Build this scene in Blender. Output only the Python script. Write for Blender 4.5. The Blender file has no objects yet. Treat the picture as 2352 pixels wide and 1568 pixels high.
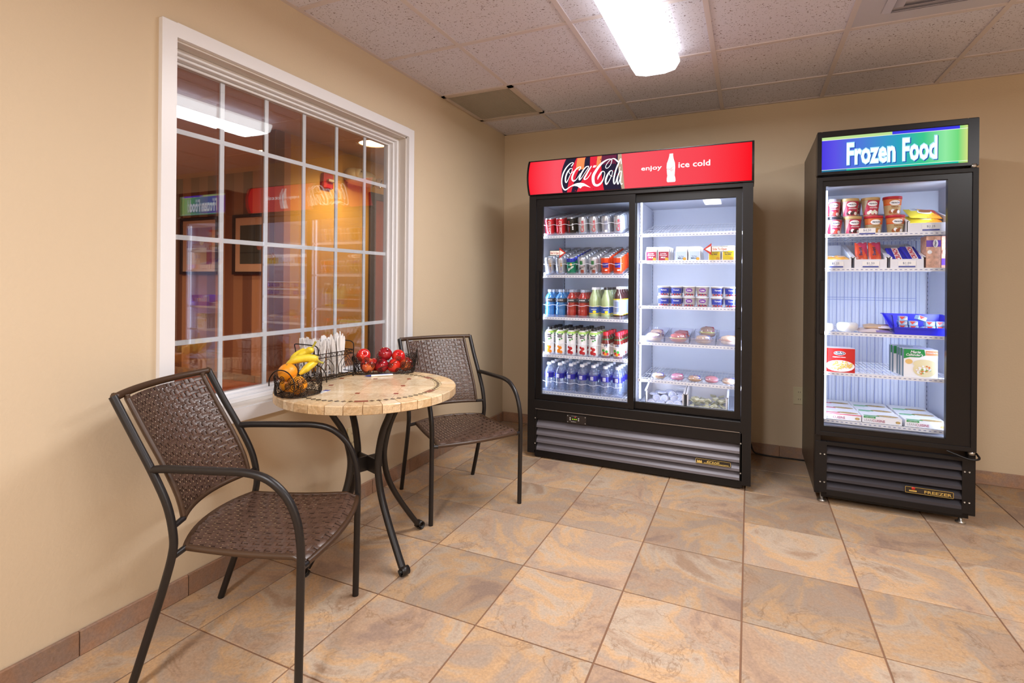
import bpy, math, random
from mathutils import Vector, Matrix, Euler
rnd = random.Random(7)
S = bpy.context.scene
COL = S.collection
PI = math.pi
sin, cos = math.sin, math.cos

# ------------------------------------------------------------------ camera, world, exposure
cam_d = bpy.data.cameras.new('camera')
cam = bpy.data.objects.new('camera', cam_d); COL.objects.link(cam)
YAW, ROLL = -0.4282, 0.0088
fwd = Vector((sin(YAW), cos(YAW), 0)); rgt = Vector((cos(YAW), -sin(YAW), 0)); upv = Vector((0, 0, 1))
r_ = rgt * cos(ROLL) + upv * sin(ROLL); u_ = upv * cos(ROLL) - rgt * sin(ROLL)
M = Matrix((r_, u_, -fwd)).transposed().to_4x4(); M.translation = Vector((1.9064, -4.0017, 1.1833))
cam.matrix_world = M
cam_d.sensor_width = 36; cam_d.lens = 36 * 1195.02 / 2352
cam_d.shift_y = -(784 - 646.21) / 2352
cam_d.clip_start = 0.05
S.camera = cam
S.view_settings.view_transform = 'Standard'; S.view_settings.look = 'None'
S.view_settings.exposure = 0.17; S.view_settings.gamma = 1; S.view_settings.use_curve_mapping = False
w = bpy.data.worlds.new('world'); S.world = w; w.use_nodes = True
w.node_tree.nodes['Background'].inputs[0].default_value = (0.9, 0.85, 0.8, 1)
w.node_tree.nodes['Background'].inputs[1].default_value = 0.25
S.cycles.max_bounces = 9; S.cycles.diffuse_bounces = 4; S.cycles.glossy_bounces = 4
S.cycles.transparent_max_bounces = 24; S.cycles.transmission_bounces = 4
S.cycles.sample_clamp_indirect = 4.0; S.cycles.caustics_reflective = False; S.cycles.caustics_refractive = False

def area(name, loc, size, energy, color, rot=(0, 0, 0), spread=PI):
    d = bpy.data.lights.new(name, 'AREA'); d.shape = 'RECTANGLE'; d.size, d.size_y = size
    d.energy = energy; d.color = color; d.spread = spread
    o = bpy.data.objects.new(name, d); o.location = loc; o.rotation_euler = rot; COL.objects.link(o); return o
def point(name, loc, energy, color, radius=.05):
    d = bpy.data.lights.new(name, 'POINT'); d.energy = energy; d.color = color; d.shadow_soft_size = radius
    o = bpy.data.objects.new(name, d); o.location = loc; COL.objects.link(o); return o
def spot(name, loc, energy, color, rot=(0, 0, 0), ang=2.4):
    d = bpy.data.lights.new(name, 'SPOT'); d.energy = energy; d.color = color; d.shadow_soft_size = .06; d.spot_size = ang; d.spot_blend = .9
    o = bpy.data.objects.new(name, d); o.location = loc; o.rotation_euler = rot; COL.objects.link(o); return o

H = 2.4256
# ceiling fluorescent fixtures of the room (one in view, two unseen ones added to fill the room with light)
FIX = [(1.425, -1.68), (1.425, -4.9), (3.7, -3.2)]
FIXE = [32, 60, 46]
for (fx, fy), e in zip(FIX, FIXE):
    area('fluorescent_light', (fx, fy, 2.322), (.22, 1.16), e, (.985, .98, 1.0))
# light that the wide lens of the fixtures throws sideways and on the ceiling
# display case lamps
COOL = (.66, .77, 1.0)
area('case_light', (1.232, -.672, 1.06), (.03, 1.2), 5.5, COOL, (PI / 2, 0, .75), 2.0)
area('case_light', (1.285, -.672, 1.06), (.03, 1.2), 5.5, COOL, (PI / 2, 0, -.75), 2.4)
area('case_light', (.612, -.672, 1.06), (.02, 1.2), 4.5, COOL, (PI / 2, 0, -.6), 2.0)
area('case_light', (1.872, -.672, 1.06), (.02, 1.2), 5.0, COOL, (PI / 2, 0, .6), 2.0)
area('case_light', (2.285, -.672, 1.07), (.02, 1.22), 6.5, COOL, (PI / 2, 0, -.55), 2.0)
area('case_light', (2.868, -.672, 1.07), (.02, 1.22), 7.5, COOL, (PI / 2, 0, .55), 2.0)
# neighbouring hall
spot('downlight', (-2.38, -.41, 2.40), 75, (1, .72, .42))
spot('downlight', (-1.2, -.24, 2.38), 75, (1, .74, .42))
spot('downlight', (-3.6, -1.6, 2.40), 75, (1, .72, .45))
spot('downlight', (-2.6, -3.4, 2.40), 75, (1, .72, .45))
spot('downlight', (-5.2, -1.2, 2.40), 75, (1, .72, .45))

area('hall_fill', (-3.4, -2.3, 2.40), (1.2, .6), 45, (1, .80, .55))  # fill lights without fixtures, added to brighten the hall evenly
area('hall_fill', (-.9, .9, 2.40), (.6, .6), 9, (1, .78, .5))

# ------------------------------------------------------------------ helpers
def lin(c):
    if isinstance(c, str):
        c = tuple(int(c[i:i + 2], 16) / 255 for i in (0, 2, 4))
    return tuple(x / 12.92 if x <= .04045 else ((x + .055) / 1.055) ** 2.4 for x in c[:3]) + (1,)
MATS = {}
def pm(name, col, rough=.5, metal=0, spec=.5, bump=0, bscale=200, trans=0, coat=0, alpha=1, var=0, vscale=8):
    if name in MATS: return MATS[name]
    m = bpy.data.materials.new(name); m.use_nodes = True; nt = m.node_tree; b = nt.nodes['Principled BSDF']
    b.inputs['Base Color'].default_value = lin(col); b.inputs['Roughness'].default_value = rough
    b.inputs['Metallic'].default_value = metal; b.inputs['Specular IOR Level'].default_value = spec
    b.inputs['Transmission Weight'].default_value = trans; b.inputs['Coat Weight'].default_value = coat; b.inputs['Alpha'].default_value = alpha
    if bump or var:
        tc = nt.nodes.new('ShaderNodeTexCoord')
    if bump:
        n = nt.nodes.new('ShaderNodeTexNoise'); n.inputs['Scale'].default_value = bscale; n.inputs['Detail'].default_value = 3
        nt.links.new(tc.outputs['Object'], n.inputs['Vector'])
        bp = nt.nodes.new('ShaderNodeBump'); bp.inputs['Strength'].default_value = bump; bp.inputs['Distance'].default_value = .002
        nt.links.new(n.outputs['Fac'], bp.inputs['Height']); nt.links.new(bp.outputs['Normal'], b.inputs['Normal'])
    if var:
        n = nt.nodes.new('ShaderNodeTexNoise'); n.inputs['Scale'].default_value = vscale; n.inputs['Detail'].default_value = 4
        nt.links.new(tc.outputs['Object'], n.inputs['Vector'])
        h = nt.nodes.new('ShaderNodeHueSaturation'); h.inputs['Color'].default_value = lin(col)
        mr = nt.nodes.new('ShaderNodeMapRange'); mr.inputs['To Min'].default_value = 1 - var; mr.inputs['To Max'].default_value = 1 + var
        mr.inputs['From Min'].default_value = .3; mr.inputs['From Max'].default_value = .7
        nt.links.new(n.outputs['Fac'], mr.inputs['Value']); nt.links.new(mr.outputs['Result'], h.inputs['Value'])
        nt.links.new(h.outputs['Color'], b.inputs['Base Color'])
    MATS[name] = m; return m
def em(name, col, strength):
    if name in MATS: return MATS[name]
    m = bpy.data.materials.new(name); m.use_nodes = True; nt = m.node_tree; nt.nodes.clear()
    e = nt.nodes.new('ShaderNodeEmission'); e.inputs[0].default_value = lin(col); e.inputs[1].default_value = strength
    o = nt.nodes.new('ShaderNodeOutputMaterial'); nt.links.new(e.outputs[0], o.inputs[0]); MATS[name] = m; return m
def clear(name, tint=(.97, .98, .99), ior=1.5, rough=0.0, body=0.0, bodycol='FFFFFF', boost=1.0):
    """thin clear sheet: transparent + fresnel reflection (+ a little body colour)"""
    if name in MATS: return MATS[name]
    m = bpy.data.materials.new(name); m.use_nodes = True; nt = m.node_tree; nt.nodes.clear()
    t = nt.nodes.new('ShaderNodeBsdfTransparent'); t.inputs[0].default_value = (*tint, 1)
    g = nt.nodes.new('ShaderNodeBsdfGlossy'); g.inputs['Roughness'].default_value = rough
    lw = nt.nodes.new('ShaderNodeLayerWeight'); lw.inputs['Blend'].default_value = .5
    pw_ = nt.nodes.new('ShaderNodeMath'); pw_.operation = 'POWER'; pw_.inputs[1].default_value = 4.5; nt.links.new(lw.outputs['Facing'], pw_.inputs[0])
    f0 = ((ior - 1) / (ior + 1)) ** 2; f = nt.nodes.new('ShaderNodeMapRange'); f.inputs['To Min'].default_value = f0; f.inputs['To Max'].default_value = 1
    nt.links.new(pw_.outputs[0], f.inputs['Value'])
    mx = nt.nodes.new('ShaderNodeMixShader'); o = nt.nodes.new('ShaderNodeOutputMaterial')
    src = t
    if body:
        d = nt.nodes.new('ShaderNodeBsdfPrincipled'); d.inputs['Base Color'].default_value = lin(bodycol); d.inputs['Roughness'].default_value = .3
        m2 = nt.nodes.new('ShaderNodeMixShader'); m2.inputs[0].default_value = body
        nt.links.new(t.outputs[0], m2.inputs[1]); nt.links.new(d.outputs[0], m2.inputs[2]); src = m2
    nt.links.new(f.outputs[0], mx.inputs[0])
    nt.links.new(src.outputs[0], mx.inputs[1]); nt.links.new(g.outputs[0], mx.inputs[2]); nt.links.new(mx.outputs[0], o.inputs[0])
    MATS[name] = m; return m

class MB:
    """collects geometry; build() links it as ONE mesh object"""
    def __init__(s): s.v = []; s.f = []; s.m = []; s.s = []
    def add(s, vs, fs, mi=0, smooth=False, T=None):
        o = len(s.v)
        s.v += [tuple(T @ Vector(p)) for p in vs] if T is not None else [tuple(p) for p in vs]
        for f in fs: s.f.append(tuple(i + o for i in f)); s.m.append(mi); s.s.append(smooth)
        return s
    def box(s, x0, x1, y0, y1, z0, z1, mi=0, T=None, b=0):
        if b:
            vs = []
            for z, k in ((z0, b), (z0 + b, 0), (z1 - b, 0), (z1, b)):
                vs += [(x0 + k, y0 + k, z), (x1 - k, y0 + k, z), (x1 - k, y1 - k, z), (x0 + k, y1 - k, z)]
            fs = [(3, 2, 1, 0), (12, 13, 14, 15)]
            for l in range(3):
                for i in range(4): fs.append((l * 4 + i, l * 4 + (i + 1) % 4, l * 4 + 4 + (i + 1) % 4, l * 4 + 4 + i))
            return s.add(vs, fs, mi, False, T)
        vs = [(x, y, z) for x in (x0, x1) for y in (y0, y1) for z in (z0, z1)]
        return s.add(vs, [(0, 1, 3, 2), (4, 6, 7, 5), (0, 4, 5, 1), (2, 3, 7, 6), (0, 2, 6, 4), (1, 5, 7, 3)], mi, False, T)
    def tube(s, pts, r, n=8, mi=0, caps=True, closed=False, T=None, smooth=True, flat=None):
        pts = [Vector(p) for p in pts]; N = len(pts); rr = r if isinstance(r, (list, tuple)) else [r] * N
        vs = []; up = None
        for i, p in enumerate(pts):
            a = pts[(i - 1) % N] if (closed or i) else p; b = pts[(i + 1) % N] if (closed or i < N - 1) else p
            t = (b - a).normalized() if (b - a).length > 1e-9 else Vector((0, 0, 1))
            if up is None:
                up = Vector((0, 0, 1)) if abs(t.z) < .9 else Vector((1, 0, 0))
            x = up - t * up.dot(t)
            if x.length < 1e-6: x = Vector((1, .3, .2)).cross(t)
            x.normalize(); up = x; y = t.cross(x)
            fx, fy = flat if flat else (1, 1)
            for k in range(n):
                an = 2 * PI * k / n; vs.append(p + x * (rr[i] * fx * cos(an)) + y * (rr[i] * fy * sin(an)))
        fs = []
        for i in range(N if closed else N - 1):
            for k in range(n):
                a, b = i * n + k, i * n + (k + 1) % n; c, d = ((i + 1) % N) * n + (k + 1) % n, ((i + 1) % N) * n + k
                fs.append((a, b, c, d))
        s.add(vs, fs, mi, smooth, T)
        if caps and not closed:
            s.add(vs[:n], [tuple(range(n))[::-1]], mi, False, T); s.add(vs[-n:], [tuple(range(n))], mi, False, T)
        return s
    def lathe(s, prof, n=16, mi=0, T=None, a0=0, a1=2 * PI, smooth=True, mis=None):
        full = abs(a1 - a0 - 2 * PI) < 1e-6; cnt = n if full else n + 1; vs = []
        for r, z in prof:
            for k in range(cnt):
                an = a0 + (a1 - a0) * k / n; vs.append((r * cos(an), r * sin(an), z))
        o = len(s.v); s.v += [tuple(T @ Vector(p)) for p in vs] if T is not None else vs
        for i in range(len(prof) - 1):
            for k in range(n):
                k2 = (k + 1) % cnt if full else k + 1
                f = [i * cnt + k, i * cnt + k2, (i + 1) * cnt + k2, (i + 1) * cnt + k]
                s.f.append(tuple(q + o for q in f)); s.m.append(mis[i] if mis else mi); s.s.append(smooth)
        return s
    def sphere(s, c, r, n=12, mi=0, sc=(1, 1, 1), T=None):
        prof = [(r * sin(PI * i / (n // 2 + 2)), -r * cos(PI * i / (n // 2 + 2))) for i in range(n // 2 + 3)]
        prof[0] = (1e-5, -r); prof[-1] = (1e-5, r)
        Tm = Matrix.Translation(c) @ Matrix.Diagonal((*sc, 1))
        return s.lathe(prof, n, mi, (T @ Tm) if T is not None else Tm)
    def poly(s, pts, mi=0, T=None): return s.add(pts, [tuple(range(len(pts)))], mi, False, T)
    def prism(s, pts, d, mi=0, T=None, ax=2):
        """2-D outline pts extruded from d[0] to d[1] along axis ax"""
        n = len(pts)
        def P(p, t): return (p[0], p[1], t) if ax == 2 else ((t, p[0], p[1]) if ax == 0 else (p[0], t, p[1]))
        vs = [P(p, d[0]) for p in pts] + [P(p, d[1]) for p in pts]
        fs = [tuple(range(n))[::-1], tuple(range(n, 2 * n))] + [(i, (i + 1) % n, n + (i + 1) % n, n + i) for i in range(n)]
        return s.add(vs, fs, mi, False, T)
    def mesh(s, name, mats):
        me = bpy.data.meshes.new(name); me.from_pydata(s.v, [], s.f)
        for m in (mats if isinstance(mats, (list, tuple)) else [mats]): me.materials.append(m)
        me.polygons.foreach_set('material_index', s.m); me.polygons.foreach_set('use_smooth', s.s); me.update(); return me
    def build(s, name, mats, parent=None, **k):
        return obj(name, s.mesh(name, mats), parent, **k)
def obj(name, me, parent=None, loc=None, rot=None, kind=None, label=None):
    o = bpy.data.objects.new(name, me); COL.objects.link(o)
    if parent: o.parent = parent
    if loc is not None: o.location = loc
    if rot is not None: o.rotation_euler = rot
    if kind: o['kind'] = kind
    if label: o['label'] = label
    return o
def tag(o, label, cat, group=None):
    o['label'] = label; o['category'] = cat
    if group: o['group'] = group
    return o
def thing(name, label, cat, loc=(0, 0, 0), rot=(0, 0, 0), group=None):
    o = bpy.data.objects.new(name, None); COL.objects.link(o); o.location = loc; o.rotation_euler = rot; o.empty_display_size = .05
    return tag(o, label, cat, group)
def dup(root, label, loc, rot=None, group=None):
    r = root.copy(); COL.objects.link(r); r.location = loc
    if rot is not None: r.rotation_euler = rot
    r['label'] = label
    if group: r['group'] = group
    for ch in root.children:
        c = ch.copy(); COL.objects.link(c); c.parent = r
        for g in ch.children:
            d = g.copy(); COL.objects.link(d); d.parent = c
    return r
def struct(o): o['kind'] = 'structure'; return o
def cr(pts, n=6, closed=False):
    """Catmull-Rom through tuples of any length"""
    P = [tuple(p) for p in pts]; N = len(P); out = []
    for i in range(N if closed else N - 1):
        g = lambda k: P[k % N] if closed else P[max(0, min(N - 1, k))]
        a, b, c, d = g(i - 1), g(i), g(i + 1), g(i + 2)
        for k in range(n):
            t = k / n
            out.append(tuple(.5 * (2 * b[j] + (c[j] - a[j]) * t + (2 * a[j] - 5 * b[j] + 4 * c[j] - d[j]) * t * t + (3 * b[j] - a[j] - 3 * c[j] + d[j]) * t ** 3) for j in range(len(b))))
    if not closed: out.append(P[-1])
    return out
TXT = {}
def text_geo(s, bold=0.0, shear=0.0, res=2):
    """outline letters as (verts2d, faces, width), cap height about 0.7"""
    k = (s, bold, shear)
    if k in TXT: return TXT[k]
    cu = bpy.data.curves.new('txt', 'FONT'); cu.body = s; cu.offset = bold; cu.shear = shear; cu.resolution_u = res; cu.fill_mode = 'FRONT'
    o = bpy.data.objects.new('txt', cu); COL.objects.link(o)
    dg = bpy.context.evaluated_depsgraph_get(); me = o.evaluated_get(dg).to_mesh()
    vs = [(v.co.x, v.co.y) for v in me.vertices]; fs = [tuple(p.vertices) for p in me.polygons]
    o.evaluated_get(dg).to_mesh_clear(); bpy.data.objects.remove(o); bpy.data.curves.remove(cu)
    x0 = min(v[0] for v in vs); x1 = max(v[0] for v in vs)
    TXT[k] = ([(v[0] - x0, v[1]) for v in vs], fs, x1 - x0); return TXT[k]
def put_text(mb, s, fn, h, mi=0, width=None, bold=0.0, shear=0.0, center=True):
    """fn(u, v) -> 3-D point; h = cap height; width squeezes the line to a fixed length"""
    vs, fs, wd = text_geo(s, bold, shear); sc = h / .7; sx = sc if width is None else width / wd
    off = wd * sx / 2 if center else 0
    mb.add([fn(x * sx - off, y * sc) for x, y in vs], fs, mi)

# ------------------------------------------------------------------ materials of the shell
def wall_paint(name, c1, c2):
    m = bpy.data.materials.new(name); m.use_nodes = True; nt = m.node_tree; b = nt.nodes['Principled BSDF']; L = nt.links.new
    tc = nt.nodes.new('ShaderNodeTexCoord'); n = nt.nodes.new('ShaderNodeTexNoise'); n.inputs['Scale'].default_value = 1.2; n.inputs['Detail'].default_value = 2
    L(tc.outputs['Object'], n.inputs['Vector']); mx = nt.nodes.new('ShaderNodeMix'); mx.data_type = 'RGBA'
    mx.inputs[6].default_value = lin(c1); mx.inputs[7].default_value = lin(c2); L(n.outputs['Fac'], mx.inputs[0]); L(mx.outputs[2], b.inputs['Base Color'])
    b.inputs['Roughness'].default_value = .8; b.inputs['Specular IOR Level'].default_value = .1
    n2 = nt.nodes.new('ShaderNodeTexNoise'); n2.inputs['Scale'].default_value = 95; n2.inputs['Detail'].default_value = 4; n2.inputs['Roughness'].default_value = .6
    L(tc.outputs['Object'], n2.inputs['Vector']); bp = nt.nodes.new('ShaderNodeBump'); bp.inputs['Strength'].default_value = .35; bp.inputs['Distance'].default_value = .0025
    L(n2.outputs['Fac'], bp.inputs['Height']); L(bp.outputs['Normal'], b.inputs['Normal']); return m
M_wall = wall_paint('wall_paint', 'DCCBB0', 'D7C3A6')
M_yellow = wall_paint('yellow_paint', 'E0B060', 'DAA552')
def tile_mat(name, cols, scale=3.2, vein='8A6A4C', rough=.45):
    m = bpy.data.materials.new(name); m.use_nodes = True; nt = m.node_tree; b = nt.nodes['Principled BSDF']; L = nt.links.new
    N = nt.nodes.new
    tc = N('ShaderNodeTexCoord'); oi = N('ShaderNodeObjectInfo'); mu = N('ShaderNodeMath'); mu.operation = 'MULTIPLY'; mu.inputs[1].default_value = 97.0
    L(oi.outputs['Random'], mu.inputs[0]); cx = N('ShaderNodeCombineXYZ'); L(mu.outputs[0], cx.inputs[0]); L(mu.outputs[0], cx.inputs[2])
    va = N('ShaderNodeVectorMath'); va.operation = 'ADD'; L(tc.outputs['Object'], va.inputs[0]); L(cx.outputs[0], va.inputs[1])
    def noise(sc, det, dist, ro=.55):
        n = N('ShaderNodeTexNoise'); n.inputs['Scale'].default_value = sc; n.inputs['Detail'].default_value = det; n.inputs['Distortion'].default_value = dist; n.inputs['Roughness'].default_value = ro
        L(va.outputs[0], n.inputs['Vector']); return n
    a = noise(scale, 7, .7, .6); r = N('ShaderNodeValToRGB'); L(a.outputs['Fac'], r.inputs[0]); el = r.color_ramp.elements
    el[0].position = .33; el[0].color = lin(cols[0]); el[1].position = .68; el[1].color = lin(cols[-1])
    for i, c in enumerate(cols[1:-1]):
        e = el.new(.33 + .35 * (i + 1) / (len(cols) - 1)); e.color = lin(c)
    v = noise(scale * 1.6, 9, 1.2, .62); v1 = N('ShaderNodeMath'); v1.operation = 'SUBTRACT'; v1.inputs[1].default_value = .5; L(v.outputs['Fac'], v1.inputs[0])
    v2 = N('ShaderNodeMath'); v2.operation = 'ABSOLUTE'; L(v1.outputs[0], v2.inputs[0]); vr = N('ShaderNodeMapRange'); vr.inputs['From Min'].default_value = 0; vr.inputs['From Max'].default_value = .016
    vr.inputs['To Min'].default_value = .6; vr.inputs['To Max'].default_value = 0; L(v2.outputs[0], vr.inputs['Value'])
    msk = noise(scale * .8, 2, 0); mm = N('ShaderNodeMapRange'); mm.inputs['From Min'].default_value = .45; mm.inputs['From Max'].default_value = .62; L(msk.outputs['Fac'], mm.inputs['Value'])
    vm = N('ShaderNodeMath'); vm.operation = 'MULTIPLY'; L(vr.outputs[0], vm.inputs[0]); L(mm.outputs[0], vm.inputs[1])
    m1 = N('ShaderNodeMix'); m1.data_type = 'RGBA'; L(vm.outputs[0], m1.inputs[0]); L(r.outputs[0], m1.inputs[6]); m1.inputs[7].default_value = lin(vein)
    fn = noise(130, 4, 0, .7); fr = N('ShaderNodeMapRange'); fr.inputs['From Min'].default_value = .3; fr.inputs['From Max'].default_value = .7; fr.inputs['To Min'].default_value = .84; fr.inputs['To Max'].default_value = 1.14
    L(fn.outputs['Fac'], fr.inputs['Value']); fo = N('ShaderNodeMapRange'); fo.inputs['To Min'].default_value = .84; fo.inputs['To Max'].default_value = 1.14; L(oi.outputs['Random'], fo.inputs['Value'])
    fm = N('ShaderNodeMath'); fm.operation = 'MULTIPLY'; L(fr.outputs[0], fm.inputs[0]); L(fo.outputs[0], fm.inputs[1])
    h = N('ShaderNodeHueSaturation'); L(m1.outputs[2], h.inputs['Color']); L(fm.outputs[0], h.inputs['Value']); L(h.outputs[0], b.inputs['Base Color'])
    b.inputs['Roughness'].default_value = rough; b.inputs['Specular IOR Level'].default_value = .25
    bp = N('ShaderNodeBump'); bp.inputs['Strength'].default_value = .25; bp.inputs['Distance'].default_value = .0015; L(v.outputs['Fac'], bp.inputs['Height']); L(bp.outputs[0], b.inputs['Normal'])
    return m
M_ftile = tile_mat('stone_tile', ['9C8474', 'B4967C', 'AC9886', 'C4A07A', 'B9A692', 'A68A72'])
M_btile = tile_mat('base_tile', ['93705A', 'A8836A', '9B8273', 'B08C6C'], 5)
M_htile = tile_mat('red_tile', ['8E4C36', 'A65C40', '9A5640'], 3, '6E3828')
M_grout = pm('grout', '8A654C', .85)
M_white = pm('white_trim', 'EEEEF1', .35)
M_black = pm('black_metal', '191616', .45, 0, .28, .05, 600)
M_black2 = pm('black_gloss', '100E10', .34, 0, .35)
M_glass = clear('window_glass', ior=1.82)
M_dglass = clear('door_glass', tint=(.985, .99, 1), ior=1.25)
M_liner = pm('white_liner', 'DCE0EC', .4)
M_wire = pm('white_wire', 'EEF0F8', .35)

# ------------------------------------------------------------------ room shell
RX, RY = 4.6, -6.2
fl = struct(MB().box(-.0, RX, RY, 0, -.06, -.0035).build('floor', M_grout))
ts = .4168
gxs = [0] + [.2235 + ts * i for i in range(20) if .2235 + ts * i < RX] + [RX]
gys = [0] + [-1.1698 + ts * i for i in (2, 1, 0)] + [-1.1698 - ts * i for i in range(1, 20) if -1.1698 - ts * i > RY] + [RY]
cache = {}
def tile_mesh(wd, dp, mat, t=.0045, gap=.0028, name='tile'):
    k = (round(wd, 3), round(dp, 3), mat.name, t)
    if k not in cache:
        a, b2 = wd / 2 - gap, dp / 2 - gap; cache[k] = MB().box(-a, a, -b2, b2, -t, 0, b=.0012).mesh(name, mat)
    return cache[k]
for i in range(len(gxs) - 1):
    for j in range(len(gys) - 1):
        x0, x1, y1, y0 = gxs[i], gxs[i + 1], gys[j], gys[j + 1]
        if x1 - x0 < .02 or y1 - y0 < .02: continue
        obj('tile', tile_mesh(x1 - x0, y1 - y0, M_ftile), fl, ((x0 + x1) / 2, (y0 + y1) / 2, rnd.uniform(-.0003, .0003)))
WY0, WY1, WZ0, WZ1 = -2.797, -1.39, .655, 2.055        # window opening in the left wall
wl = MB().box(-.14, 0, RY, WY0, 0, H).box(-.14, 0, WY1, 0, 0, H).box(-.14, 0, WY0, WY1, 0, WZ0).box(-.14, 0, WY0, WY1, WZ1, H)
struct(wl.build('wall_left', M_wall))
struct(MB().box(-.14, RX + .1, 0, .1, 0, H).build('wall_back', M_wall))
struct(MB().box(RX, RX + .1, RY, 0, 0, H).build('wall_right', M_wall))
struct(MB().box(-.14, RX + .1, RY - .1, RY, 0, H).build('wall_front', M_wall))
# tile skirting, piece by piece
bl = struct(MB().box(0, .006, RY, 0, 0, .076).build('baseboard_left', M_grout))
bb = struct(MB().box(0, RX, -.006, 0, 0, .076).build('baseboard_back', M_grout))
def base_piece(a, b, t=.012):
    k = ('bp', round(b - a, 3))
    if k not in cache: cache[k] = MB().box(0, t, -(b - a) / 2 + .002, (b - a) / 2 - .002, 0, .079, b=.0025).mesh('tile', M_btile)
    return cache[k]
yb = [0.0, -.304] + [-.651 - .347 * i for i in range(16) if -.651 - .347 * i > RY] + [RY]
for a, b in zip(yb[1:], yb[:-1]): obj('tile', base_piece(a, b), bl, (0.0005, (a + b) / 2, .0))
xb = [0.013] + [.366 + .347 * i for i in range(12)] + [RX]
for a, b in zip(xb[:-1], xb[1:]): obj('tile', base_piece(a, b), bb, ((a + b) / 2, -.0005, 0), (0, 0, -PI / 2))
# ceiling
def ceil_mat():
    m = bpy.data.materials.new('acoustic_tile'); m.use_nodes = True; nt = m.node_tree; b = nt.nodes['Principled BSDF']; L = nt.links.new; N = nt.nodes.new
    tc = N('ShaderNodeTexCoord'); oi = N('ShaderNodeObjectInfo'); cx = N('ShaderNodeCombineXYZ'); mu = N('ShaderNodeMath'); mu.operation = 'MULTIPLY'; mu.inputs[1].default_value = 31
    L(oi.outputs['Random'], mu.inputs[0]); L(mu.outputs[0], cx.inputs[0]); va = N('ShaderNodeVectorMath'); va.operation = 'ADD'; L(tc.outputs['Object'], va.inputs[0]); L(cx.outputs[0], va.inputs[1])
    n = N('ShaderNodeTexNoise'); n.inputs['Scale'].default_value = 125; n.inputs['Detail'].default_value = 1.5; n.inputs['Distortion'].default_value = .8; L(va.outputs[0], n.inputs['Vector'])
    r = N('ShaderNodeMapRange'); r.inputs['From Min'].default_value = .635; r.inputs['From Max'].default_value = .68; L(n.outputs['Fac'], r.inputs['Value'])
    mx = N('ShaderNodeMix'); mx.data_type = 'RGBA'; L(r.outputs[0], mx.inputs[0]); mx.inputs[6].default_value = lin('DCDAE8'); mx.inputs[7].default_value = lin('7C6A70'); L(mx.outputs[2], b.inputs['Base Color'])
    b.inputs['Roughness'].default_value = .9; bp = N('ShaderNodeBump'); bp.invert = True; bp.inputs['Distance'].default_value = .003; bp.inputs['Strength'].default_value = .6; L(r.outputs[0], bp.inputs['Height']); L(bp.outputs[0], b.inputs['Normal']); return m
M_ceil = ceil_mat()
M_grid = pm('ceiling_grid', 'D6CCCE', .45)
ce = struct(MB().box(-.14, RX + .1, RY - .1, .1, H + .02, H + .08).build('ceiling', pm('plenum', '8E8582', .9)))
cxs = [0, .5016] + [.5016 + .6096 * i for i in range(1, 7)] + [RX]
cys = [0] + [-.4065 - .6096 * i for i in range(10) if -.4065 - .6096 * i > RY] + [RY]
gb = MB()
for x in cxs[1:-1]: gb.box(x - .012, x + .012, RY, 0, H - .004, H + .012)
for y in cys[1:-1]: gb.box(0, RX, y - .012, y + .012, H - .0035, H + .012)
gb.box(0, .022, RY, 0, H - .003, H + .01).box(0, RX, -.022, 0, H - .003, H + .01).box(RX - .022, RX, RY, 0, H - .003, H + .01).box(0, RX, RY, RY + .022, H - .003, H + .01)
gb.build('grid_frame', M_grid, ce)
for i in range(len(cxs) - 1):
    for j in range(len(cys) - 1):
        x0, x1, y1, y0 = cxs[i], cxs[i + 1], cys[j], cys[j + 1]
        if (i, j) in ((0, 1), (4, 2)): continue
        if x1 - x0 < .03 or y1 - y0 < .03: continue
        k = ('ct', round(x1 - x0, 3), round(y1 - y0, 3))
        if k not in cache: cache[k] = MB().box(-(x1 - x0) / 2 + .008, (x1 - x0) / 2 - .008, -(y1 - y0) / 2 + .008, (y1 - y0) / 2 - .008, .002, .018, b=.002).mesh('tile', M_ceil)
        obj('tile', cache[k], ce, ((x0 + x1) / 2, (y0 + y1) / 2, H))
# return-air grille by the left wall
vt = thing('ceiling_vent', 'square return air vent with fine metal lattice in ceiling corner over window', 'vent', (.262, -.735, H))
vm = pm('vent_metal', 'C9BBB0', .5)
q = MB(); a, b2 = .27, .287
q.box(-a + .02, a, -b2, -b2 + .03, -.01, .005).box(-a + .02, a, b2 - .03, b2, -.01, .005).box(-a + .02, -a + .045, -b2, b2, -.01, .005).box(a - .035, a, -b2, b2, -.01, .005)
q.build('frame', vm, vt)
MB().box(-.225, .24, -.26, .26, .004, .006).build('backing', pm('vent_dark', '7E766A', .8), vt)
q = MB()
for i in range(44): q.box(-.226 + i * .0108, -.224 + i * .0108, -.262, .262, -.004, .004)
for i in range(49): q.box(-.226, .24, -.262 + i * .0108, -.260 + i * .0108, -.004, .004)
q.build('lattice', pm('lattice_metal', 'BDB5A8', .5), vt, kind='stuff')
# supply diffuser panel
sd = thing('ceiling_diffuser', 'white square air supply diffuser panel in the ceiling near freezer', 'vent', (2.635, -1.321, H))
wm = pm('diffuser_white', 'C9C6D2', .5)
MB().box(-.297, .297, -.297, .297, .001, .006).build('panel', wm, sd)
for i, hw in enumerate((.19, .15, .11, .07)):
    q = MB(); o_ = hw; n_ = hw - .03; z0, z1 = -.012 + i * .003, -.002 + i * .002
    vs = [(-o_, -o_, z1), (o_, -o_, z1), (o_, o_, z1), (-o_, o_, z1), (-n_, -n_, z0 - .006), (n_, -n_, z0 - .006), (n_, n_, z0 - .006), (-n_, n_, z0 - .006)]
    q.add(vs, [(0, 1, 5, 4), (1, 2, 6, 5), (2, 3, 7, 6), (3, 0, 4, 7)]); q.build('louver_ring', wm, sd)
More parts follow.
